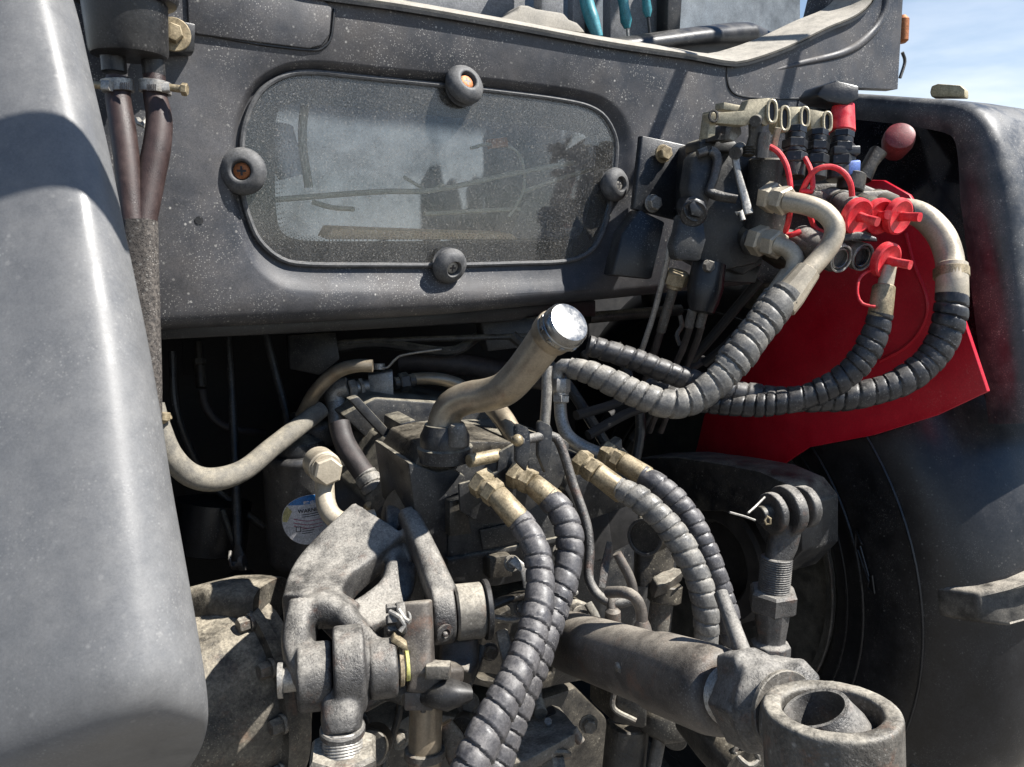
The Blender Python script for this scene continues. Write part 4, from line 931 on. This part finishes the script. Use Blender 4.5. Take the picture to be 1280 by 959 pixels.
def bhose(label, l, cx, cy, side, dd):
    root = thing('breather_hose', label, 'hose', P(l[0][0], l[0][1], l[0][2]), BH)
    build('hose', MB().tube(QQ(l), RR(l), 20), M_brownhose, root)
    p = P(cx, cy, dd); cl_ = build('hose_clamp', MB().ring(p, EZ+V((.08*side,0,0)), px(19,dd), px(15.5,dd), .014, 36), M_steel, root)
    s_ = P(cx+side*17, cy, dd-.016); e_ = P(cx+side*33, cy-2+4*(side > 0), dd-.014)
    build('clamp_housing', MB().beam([P(cx+side*8, cy, dd-.021), P(cx+side*18, cy, dd-.018)], [.012,.012], [.008,.008], up, sq=4), M_steel, cl_)
    build('clamp_screw', MB().cyl(s_, e_, .0045).hexa(e_, e_-s_, .0078, .007), M_zinc, cl_)
    for q in range(5):
        build('clamp_slot', MB().box(P(cx-side*(2+q*2.4)+2, cy, dd-.0196), rt*.0006, fw*.0006, up*.004), M_ink, cl_)
KD = .968
bhose('left breather hose with worm clamp, next to the fender edge', [(148,98,.97,14),(148,125,.97,15),(154,165,.965,15.5),(160,215,.96,15),(166,285,.955,14)], 147, 108, -1, .97)
bhose('right breather hose with worm clamp, next to the panel', [(193,96,.985,13),(194,120,.985,14),(199,150,.985,15.5),(196,185,.98,16.5),(188,225,.975,17),(178,285,.965,15.5)], 194, 110, 1, .985)
sl = MB().beam([P(175,277,.955), P(176,330,.955), P(178,400,.955), P(180,480,.955), P(180,560,.96)], [.039]*5, [.030]*5, rt, sq=3)
KD = 1.0
tag(build('woven_sleeve', sl, M_sleeve), 'dark woven sleeve around the two breather hoses beside the fender', 'sleeve')
tag(build('wire', MB().tube([P(172,150,.99), P(178,158,.985), P(184,150,.99)], .004, 8), M_steel), 'small metal clip between the two breather hoses', 'clip')

# ---- screwdrivers in the cab window corner
def driver(label, a, b, c, r_, yy):
    root = thing('screwdriver', label, 'screwdriver', PY(*b, yy), 'teal handled tools')
    A_, B_, C_ = PY(*a, yy), PY(*b, yy), PY(*c, yy); q = (B_-A_); l_ = q.length
    build('handle', MB().lathe(A_, q, [(0,r_*.7),(.01,r_),(l_*.45,r_*1.05),(l_*.7,r_*.8),(l_*.9,r_*.95),(l_,r_*.5)], 10), M_teal, root, smooth=50)
    build('shaft', MB().cyl(B_, C_, .0032), M_steel if a[0] < 790 else M_dark, root)
driver('teal handled screwdriver with pale shaft, middle of the three in the cab corner', (770,-60), (784,36), (786,54), .013, 1.40)
driver('teal handled screwdriver with dark shaft, beside the black pillar', (800,-60), (810,22), (813,48), .011, 1.40)
tag(build('grip', MB().tube([PY(728,-50,1.36), PY(733,0,1.35), PY(740,25,1.34), PY(748,48,1.33)], [.012,.014,.0145,.010], 14), M_teal), 'thick curved teal grip standing beside the beige post base', 'tool grip', 'teal handled tools')

# ================================================================== REMOTE VALVE BANK ON THE RIGHT
vb = thing('valve_block', 'black hydraulic valve block with khaki levers bolted to the panel, right of the window', 'hydraulic valve', PY(880,300,1.12))
def vpr(nm, l, d, ext, m, bev=.003, par=None): return build(nm, MB().prism([P(x, y, d) for x, y in l], ext), m, par or vb, bevel=bev)
mp_ = build('mount_plate', MB().prism([P(x, y, d) for x, y, d in ((803,170,1.36),(868,184,1.39),(866,210,1.39),(855,278,1.39),(793,262,1.36))], V((-.003,.010,0))), M_blackm, vb, bevel=.002)
build('plate_spacer', MB().box(P(835,225,1.405), EX*.02, EY*.016, EZ*.05), M_blackm, vb, bevel=.002)
bolt(vb, P(828,193,1.365), V((-.1,-1,.05)), px(9,1.37), .016, M_zinc, 1.25)
bolt(vb, P(815,255,1.36), V((-.1,-1,.05)), px(9,1.36), .016, M_steel, 1.25)
vpr('side_bracket', [(778,292),(800,262),(832,278),(815,350),(765,345)], 1.36, EY*.03, M_blackm, .004)
vpr('valve_body', [(872,178),(892,171),(922,178),(930,192),(942,196),(982,202),(980,235),(960,300),(948,330),(900,340),(872,325),(868,240)], 1.30, V((.03,.09,0)), M_dark, .006)
vpr('body_top', [(875,176),(892,170),(921,177),(922,190),(875,190)], 1.285, V((.01,.05,0)), M_dark, .004)
vpr('rocker_cover', [(868,198),(876,189),(888,187),(898,192),(901,204),(893,236),(884,262),(868,258),(862,236)], 1.255, EY*.03, M_dark, .006)
build('crank', MB().beam([P(872,193,1.245), P(888,189,1.245), P(897,200,1.245), P(892,225,1.245), P(887,240,1.245), P(900,246,1.24), P(921,250,1.235)], [.012,.014,.015,.013,.014,.012,.006], [.016]*7, rt, step=.006), M_cast, vb)
build('pivot_boss', MB().cyl(P(867,268,1.24), P(862,258,1.29), .022, n=28), M_blackm, vb)
bolt(vb, P(868,262,1.245), V((-.2,-1,.15)), .0155, .012, M_blackm, 1.35, 'pivot_bolt')
vpr('lower_link', [(848,290),(852,268),(880,275),(884,300),(876,328),(846,326),(842,308)], 1.25, EY*.02, M_dark, .005)
build('lever_arm', MB().beam([P(919,195,1.235), P(922,215,1.235), P(930,245,1.235), P(936,268,1.232)], [.013,.010,.013,.015], [.008]*4, rt), M_steel, vb)
build('arm_pivot', MB().cyl(P(919,192,1.225), P(925,186,1.26), .0105), M_cast, vb)
build('arm_pin', MB().beam([P(920,268,1.235), P(926,265,1.232), P(929,276,1.23)], [.008]*3, [.006]*3, rt), M_steel, vb)
vpr('lower_body', [(895,265),(950,270),(955,330),(930,345),(890,330),(878,300)], 1.31, V((.02,.06,0)), M_blackm, .006)
vpr('bottom_plate', [(880,320),(955,325),(945,355),(890,352)], 1.33, V((.02,.06,0)), M_blackm, .004)
build('spool_housing', MB().lathe(P(958,260,1.29), V((.02,-.05,1)), [(-.04,.034),(.065,.036),(.075,.037),(.078,.034),(.0785,.028)], 36), M_dark, vb)
build('port_boss', MB().lathe(P(958,246,1.30), (P(985,252,1.22)-P(958,246,1.30)), [(-.03,.034),(.016,.028),(.02,.024)], 32), M_dark, vb)
build('port_boss', MB().lathe(P(938,300,1.31), (P(975,312,1.22)-P(938,300,1.31)), [(-.03,.030),(.016,.026),(.02,.022)], 32), M_dark, vb)
# manifold behind the couplers
build('manifold', MB().prism([P(x, y, 1.32) for x, y in ((975,232),(1075,228),(1120,246),(1125,262),(1085,300),(1000,340),(970,320))], V((.03,.08,0))), M_castd, vb, bevel=.006)
build('manifold_top', MB().prism([P(x, y, 1.27) for x, y in ((1000,243),(1040,236),(1075,240),(1110,238),(1128,246),(1118,258),(1050,262),(1010,258))], V((.02,.05,0))), M_castl, vb, bevel=.004)
# spool caps: stacked hex plugs
def spool(x, y0, y1, r_, d, col):
    b_ = P(x, y1, d); t_ = P(x+3, y0, d); a_ = t_-b_; l_ = a_.length; k = px(r_, d)
    m_ = MB().cyl(b_-a_*.35, b_, k*.92, n=24); build('spool_neck', m_, col, vb)
    m_ = MB().hexa(b_, a_, k*1.05, l_*.30, .2); m_.cyl(b_+a_*.30, b_+a_*.38, k*.9).hexa(b_+a_*.38, a_, k*1.02, l_*.26, .4)
    m_.cyl(b_+a_*.64, b_+a_*.78, k*.8).hexa(b_+a_*.78, a_, k*.85, l_*.20, .1)
    build('spool_cap', m_, M_blackm, vb, smooth=30)
spool(992,158,206,15.5,1.25,M_castd); spool(1020,162,208,14.5,1.27,M_dark); spool(1050,164,210,17,1.28,M_dark)
# khaki levers
def lever(l, loop, d, th):
    o = build('lever', MB().prism([P(x, y, d) for x, y in l], V((.004,.02,0))*th), M_lever, vb, bevel=.0015)
    cx, cy, rx, ry = loop
    build('slot_edge', MB().loop([P(cx+rx*math.cos(t)*.9, cy+ry*math.copysign(abs(math.sin(t))**.6, math.sin(t)), d-.004) for t in [2*math.pi*i/16 for i in range(16)]], .0028, 8), M_lever, o)
    build('slot', MB().prism([P(cx+(rx-1.5)*math.cos(t)*.9, cy+(ry-1.5)*math.copysign(abs(math.sin(t))**.6, math.sin(t)), d-.0015) for t in [2*math.pi*i/16 for i in range(16)]], V((0,.001,0))), M_ink, o)
lever([(886,142),(930,139),(936,125),(962,123),(970,126),(969,150),(958,158),(945,152),(932,158),(888,154)], (965,140,6,14), 1.22, 1)
lever([(972,138),(982,135),(984,160),(974,168),(970,160)], (981,149,6,15), 1.235, 1)
lever([(980,134),(1008,134),(1012,140),(1010,160),(984,166)], (1006,147,5.5,12), 1.265, 1.2)
lever([(1012,137),(1034,140),(1040,146),(1036,164),(1014,162)], (1034,153,5.5,12), 1.285, 1.2)
vpr('lever_fork', [(889,139),(896,142),(894,170),(884,174)], 1.225, EY*.02, M_lever, .001)
vpr('lever_tab', [(905,128),(934,134),(932,142),(904,137)], 1.25, EY*.02, M_lever, .001)
build('lever_spring', MB().loop([P(892+5*math.cos(t), 146+7*math.sin(t), 1.215) for t in [2*math.pi*i/12 for i in range(12)]], .0022, 6), M_castd, vb)
build('lever_body', MB().beam([P(944,150,1.225), P(944,170,1.23), P(940,195,1.24)], [.022,.020,.028], [.015]*3, rt), M_castd, vb)
build('lever_pin', MB().cyl(P(944,152,1.205), P(948,150,1.24), .009), M_dark, vb)
build('lever_stem', MB().beam([P(956,166,1.22), P(954,180,1.225), P(952,198,1.23)], [.018,.020,.018], [.012]*3, rt, sq=4), M_cast, vb)
build('lever_stem', MB().beam([P(973,160,1.23), P(969,176,1.24), P(966,190,1.25)], [.010,.010,.010], [.008]*3, rt, sq=4), M_tan, vb)
vpr('red_block', [(902,158),(914,154),(912,176),(896,176)], 1.26, EY*.03, M_cast, .002)
vpr('grey_block', [(914,158),(926,156),(928,168),(918,178),(912,174)], 1.25, EY*.03, M_steel, .002)
build('spring_coil', threads(P(935,196,1.235), P(936,182,1.235), .010, .004, .003), M_castd, vb)
vpr('blue_plug', [(1060,202),(1077,200),(1076,219),(1060,220)], 1.26, EY*.02, M_bluecap, .003)
build('plug_base', MB().cyl(P(1062,240,1.28), P(1066,218,1.28), .022), M_castd, vb)
rc_ = thing('red_cone', 'red plastic cone knob under a black square cap beside the right fender', 'knob', P(1053,165,1.31))
build('cone', MB().lathe(P(1051,166,1.30), P(1054,134,1.30)-P(1051,166,1.30), [(0,px(16,1.3)),(.002,px(17,1.3)),(px(34,1.3),px(13,1.3)),(px(36,1.3),.01)], 32), M_redp, rc_)
build('cone_cap', MB().prism([P(x, y, 1.28) for x, y in ((1022,118),(1030,107),(1046,101),(1074,108),(1074,124),(1060,132),(1036,128),(1024,122))], V((.01,.05,0))), M_blackm, rc_, bevel=.004)
build('cap_clip', MB().box(P(1056,190,1.27), rt*.022, fw*.01, up*.007), M_blackm, rc_, bevel=.002)
tl2 = thing('dull_red_cap', 'dull red rounded cap in front of the glossy black fender, right of the red cone', 'lamp', P(1112,170,1.40))  # rounded dull red cap on a stem
build('lens', MB().lathe(P(1122,178,1.44), V((-.55,-.55,.35)), [(-.03,.022),(.0,.028),(.012,.028),(.022,.026),(.026,.018),(.027,.001)], 32), M_dullred, tl2)
build('red_cap_stem', MB().beam([P(1098,190,1.42), P(1088,205,1.42), P(1078,224,1.42)], [.03,.025,.03], [.03,.03,.03], rt), M_castd, tl2)
# couplers
QC = 'quick couplers of the valve bank'
cax = V((.18,-1,-.20)).normalized()
cp_ = build('coupler', MB().cyl(P(1038,250,1.30), P(1075,268,1.20), px(17,1.22), n=28), M_cast, vb)
build('coupler', MB().cyl(P(1065,252,1.31), P(1098,267,1.22), px(16,1.24), n=28), M_castd, vb)
build('coupler', MB().cyl(P(1095,252,1.31), P(1128,268,1.21), px(16,1.24), n=28), M_castd, vb)
build('coupler_collar', MB().ring(P(1052,257,1.262), P(1075,268,1.20)-P(1038,250,1.30), px(18.5,1.26), px(14,1.26), .010), M_dark, vb)
for x, y, d in ((1048,323,1.195),(1075,321,1.215)):
    c = P(x, y, d); r_ = px(17.5, d); a_ = (cax-rt*.28).normalized()
    oc = build('open_coupler', MB().lathe(c-a_*.12, a_, [(0,r_*.9),(.118,r_*.92),(.119,r_*.5)], 32), M_cast, vb)
    build('coupler_sleeve', MB().ring(c, a_, r_, r_*.86, .014, 36), M_steel, oc)
    build('coupler_ring', MB().ring(c-a_*.001, a_, r_*.76, r_*.62, .012, 36), M_chrome, oc)
    build('coupler_core', MB().lathe(c-a_*.012, a_, [(0,r_*.6),(.001,r_*.58),(.002,r_*.35),(.006,r_*.30),(.0065,r_*.1)], 24), M_blackm, oc)
build('port_sleeve', MB().cyl(P(1000,300,1.28), P(1045,322,1.20), px(19,1.24), n=28), M_cast, vb)
build('coupler_clip', MB().prism([P(x, y, 1.19) for x, y in ((1052,294),(1075,290),(1096,297),(1098,303),(1076,300),(1054,302))], EY*.02), M_dark, vb, bevel=.002)
RC = 'red dust caps of the couplers'
def cap(label, x, y, d, rr, tilt, tab, strap=None):
    root = thing('dust_cap', label, 'dust cap', P(x, y, d), RC)
    c = P(x, y, d); r_ = px(rr, d); a_ = (cax+rt*tilt).normalized()
    build('disc', MB().lathe(c-a_*.010, a_, [(0,r_*.80),(.004,r_*.82),(.0045,r_*1.0),(.008,r_*1.03),(.0155,r_*1.0),(.017,r_*.88),(.0155,r_*.8),(.0155,r_*.3)], 36), M_redp, root)
    q = P(x+tab[0], y+tab[1], d-.035)
    build('pull_tab', MB().beam([c+a_*.002, c.lerp(q, .5), q], [.016,.013,.014], [.012,.011,.011], up, sq=2.6), M_redp, root)
    return root
cap('leftmost red dust cap, above the two open couplers', 1071, 271, 1.19, 22.5, -.30, (26,7))
cap('middle red dust cap of the upper row of three', 1098, 271, 1.205, 22.0, -.34, (12,-2))
cap('rightmost red dust cap of the upper row, beside the cream pipe bend', 1122, 271, 1.20, 22.5, -.20, (28,1))
cap('lowest red dust cap, right of the open couplers above the ferrule', 1107, 326, 1.19, 22.5, -.22, (31,6))
def strap(label, l, rr=3):
    o = build('cap_strap', MB().tube(QQ(l), [px(rr, t[2]) for t in l], 10), M_redp); return tag(o, label, 'strap', 'red straps of the dust caps')
strap('red strap arching down beside the first black spool cap', [(962,184,1.235),(972,190,1.23),(982,205,1.22),(987,225,1.215),(988,245,1.215),(987,270,1.23),(982,292,1.25),(990,294,1.24),(1000,290,1.24)], 3.6)
strap('red strap forming a big arch in front of the third spool cap', [(1000,247,1.235),(1008,228,1.225),(1020,213,1.215),(1038,209,1.21),(1054,216,1.205),(1063,230,1.205),(1065,246,1.21)], 3.6)
strap('short red strap running down between first and second spool cap', [(1006,198,1.235),(1013,212,1.225),(1016,228,1.222),(1014,240,1.222),(1003,240,1.225),(1010,262,1.25),(1018,284,1.26),(1030,292,1.25)], 3.2)
strap('thin red strap looping below the lowest dust cap', [(1100,338,1.195),(1085,340,1.19),(1074,350,1.185),(1072,368,1.18),(1078,380,1.175),(1094,384,1.17)], 1.8)

# ---- hoses of the valve bank
h1 = hose('long pale spiral hose with bent tube from the upper valve nut, curving left', ((958,246,1.25),(988,253,1.205),19), None,
     [(985,365,1.165,20),(968,388,1.16,21),(945,418,1.155,21),(922,448,1.15,21),(898,476,1.15,20),(870,498,1.15,19),(840,506,1.15,18.5),(805,497,1.155,18),(770,481,1.165,17.5),(738,467,1.175,15.5),(712,460,1.185,13)], M_guardl, .0215, .17, 'hoses of the valve bank', M_tan)
tb = [(983,252,1.21,12.5),(1008,257,1.19,12.5),(1030,266,1.18,12.5),(1043,283,1.175,12.5),(1040,302,1.175,12.5),(1026,322,1.175,12.5),(1010,340,1.17,12.5)]
build('tube_bend', MB().tube(QQ(tb), RR(tb), 22), M_tan, h1)
build('ferrule', MB().lathe(P(1012,337,1.17), P(975,385,1.165)-P(1012,337,1.17), [(0,.013),(.003,.019),(.02,.0205),(.05,.0235),(.072,.0235),(.074,.02)], 12), M_tan, h1, smooth=25)
te = [(716,461,1.185,11),(704,458,1.19,9),(698,466,1.195,8.5),(698,480,1.195,8.5),(700,500,1.195,8),(702,525,1.19,8),(710,545,1.185,8.5),(730,560,1.18,9),(760,572,1.17,9)]
build('tail_tube', MB().tube(QQ(te), RR(te), 14), M_steel, h1)
nutline(h1, P(702,474,1.185), P(701,510,1.185)-P(702,474,1.185), [('h',0,.022,.014),('c',.022,.003,.012),('h',.025,.012,.0135)], M_steel, 'union_nut')
build('side_tube', MB().tube([P(684,458,1.24), P(683,500,1.24), P(680,540,1.24)], .0085, 14), M_steel, h1)
h2 = hose('slate spiral hose running from the chrome cap to the big cream pipe bend', None, [(1190,330,1.225,18),(1190,372,1.215,19)],
     [(1190,368,1.215,19),(1187,398,1.215,20),(1175,432,1.22,20),(1150,462,1.225,19),(1112,484,1.23,18),(1060,497,1.24,17),(1005,500,1.25,16),(950,496,1.255,15.5),(895,486,1.255,15),(840,468,1.25,14.5),(790,449,1.245,14),(735,432,1.24,13)], M_guardd, .020, .14, 'hoses of the valve bank', M_tan)
tb = [(1112,262,1.30,13),(1140,265,1.28,15),(1160,276,1.265,16),(1177,296,1.25,16.5),(1186,320,1.24,16.5),(1188,340,1.23,16.5)]
build('tube_bend', MB().tube(QQ(tb), RR(tb), 24), M_tan, h2)
build('ferrule_ring', MB().ring(P(1189,342,1.225), P(1190,372,1.215)-P(1188,330,1.225), px(20.5,1.22), px(15,1.22), .016), M_zinc, h2)
h3 = hose('dark spiral hose hanging from the ferrule below the lowest red dust cap', None, [(1105,358,1.19,13.5),(1100,396,1.185,14.5)],
     [(1101,392,1.185,15),(1093,420,1.19,17),(1078,448,1.195,17.5),(1055,472,1.205,17),(1022,491,1.215,16.5),(985,502,1.225,16),(945,507,1.24,15),(900,506,1.26,14),(850,498,1.29,13),(810,485,1.33,12)], M_guardd, .018, .16, 'hoses of the valve bank', M_zinc)
build('inner_tube', MB().cyl(P(1111,333,1.19), P(1106,362,1.19), .0115), M_tan, h3)
h4 = hose('short pale spiral hose hidden behind the long pale one', ((943,300,1.26),(978,308,1.21),19), None,
     [(970,372,1.21,17),(950,400,1.20,17),(925,432,1.20,16),(905,455,1.20,15)], M_guardl, .0195, .16, 'hoses of the valve bank', M_tan)
tb = [(970,306,1.215,11),(985,312,1.205,11),(994,325,1.20,11),(990,342,1.20,11),(978,360,1.20,11)]
build('tube_bend', MB().tube(QQ(tb), RR(tb), 20), M_tan, h4)
build('ferrule', MB().lathe(P(990,342,1.205), P(962,386,1.205)-P(990,342,1.205), [(0,.012),(.003,.018),(.055,.02),(.057,.017)], 12), M_tan, h4, smooth=25)
nh = HG

# ---- control cables and rods under the valve
tag(build('control_rod', MB().tube([P(850,300,1.26), P(846,294,1.26), P(839,300,1.27), P(833,330,1.28), P(818,390,1.32), P(800,445,1.36)], [.005]*6, 10), M_steel), 'thin bare steel rod hooked under the valve, running down left', 'rod')
cb_ = thing('control_cables', 'bundle of control cables with zinc sleeves below the valve block', 'cable', P(860,380,1.3))
build('adjuster', MB().cyl(P(848,340,1.29), P(843,356,1.30), .020, n=8).cyl(P(845,350,1.295), P(842,362,1.30), .013), M_zinc, cb_)
build('cable_sleeve', MB().cyl(P(842,360,1.30), P(826,415,1.34), .0085), M_castl, cb_)
build('cable', MB().tube([P(826,413,1.34), P(818,440,1.37), P(806,480,1.42)], .007, 10), M_rubber, cb_)
build('boot', MB().lathe(P(884,345,1.28), P(876,395,1.28)-P(884,345,1.28), [(-.02,.028),(.02,.030),(.045,.026),(.062,.020),(.064,.012)], 20), M_blackm, cb_)
bolt(cb_, P(884,333,1.25), V((-.2,-1,0)), .010, .010, M_castl, 1.0)
for x0, x1, y1 in ((866,852,430),(880,866,432)):
    build('cable_sleeve', MB().cyl(P(x0,388,1.28), P((x0*2+x1)/3-1,410,1.29), .008), M_castl, cb_)
    build('cable', MB().tube([P(x0-3,408,1.29), P(x1,440,1.33), P(x1-18,480,1.40), P(x1-40,540,1.5)], .006, 10), M_rubber, cb_)
for l, t in (([(950,350,1.4),(900,410,1.45),(850,470,1.5),(790,550,1.55)], 'longest dark cable, slanting from the valve block down to the left'), ([(960,375,1.38),(910,430,1.42),(880,455,1.45)], 'short dark cable stub right of the valve block cables'),
             ([(720,520,1.35),(770,505,1.4),(830,480,1.45),(880,450,1.5)], 'upper dark cable under the long pale spiral hose'), ([(735,545,1.35),(790,515,1.4),(850,500,1.45)], 'lower dark cable under the long pale spiral hose')):
    tag(build('cable', MB().tube(QQ(l), .009, 10), M_deep), t, 'cable', 'dark cables in the bay')
build('p_clip', MB().tube([P(850,395,1.33), P(852,408,1.33), P(846,420,1.33), P(850,432,1.33)], .004, 8), M_castl, cb_)

# ---- small hardware low in the linkage, in front of the draw frame
for x, y, d, r_, a in ((448,905,1.04,.011,(-.3,-.8,.4)),(470,940,1.02,.013,(-.2,-.9,.3)),(500,925,1.05,.010,(-.4,-.6,.6)),(585,880,1.0,.011,(-.3,-.8,.5)),(612,815,1.02,.009,(-.2,-.9,.2)),
                     (655,760,1.0,.010,(-.5,-.7,.4)),(690,735,1.05,.009,(-.2,-.8,.5)),(725,770,1.05,.010,(-.1,-.9,.3)),(745,835,1.08,.012,(-.4,-.8,.2)),(735,905,1.08,.010,(-.3,-.9,.1)),(860,835,1.25,.012,(-.4,-.8,.3)),(640,705,1.0,.008,(-.3,-.8,.4)),(700,690,1.04,.008,(-.3,-.8,.4))):
    bolt(tractor, P(x, y, d), V(a), r_, r_*1.3, M_castl, 1.35, 'frame_bolt')
build('draw_hook', MB().ring(P(634,822,.97), V((.9,-.35,.2)), .034, .020, .016, 32), M_castl, tractor)
build('frame_strut', MB().beam([P(604,808,.98), P(594,832,.97), P(584,858,.96)], [.010,.014,.012], [.012]*3, rt), M_castl, tractor)
build('frame_rib', MB().beam([P(585,770,.98), P(640,748,.99), P(690,735,1.0)], [.010]*3, [.02]*3, up), M_castd, tractor)
build('frame_rib', MB().beam([P(456,880,1.02), P(486,866,1.02), P(512,872,1.0)], [.018]*3, [.03]*3, up), M_castl, tractor)
build('frame_boss', MB().cyl(P(470,925,1.0), P(462,935,.96), .022, n=24), M_castd, tractor)
build('frame_boss', MB().cyl(P(585,905,1.0), P(578,915,.96), .018, n=24), M_castd, tractor)
build('grease_pipe', MB().tube(QQ([(560,800,1.0),(590,770,1.0),(640,775,1.0),(690,760,1.02),(720,740,1.05)]), .0045, 10), M_steel, tractor)
build('grease_pipe', MB().tube(QQ([(440,870,1.06),(480,850,1.06),(500,880,1.05),(480,960,1.03)]), .005, 10), M_castd, tractor)
build('frame_clip', MB().beam([P(640,700,.99), P(655,712,.985), P(660,735,.985)], [.012]*3, [.004]*3, rt), M_steel, tractor)
build('block_panel', MB().prism([PY(x, y, .918) for x, y in ((600,664),(660,650),(664,672),(604,688))], EY*.004), M_dark, tractor, bevel=.0015)
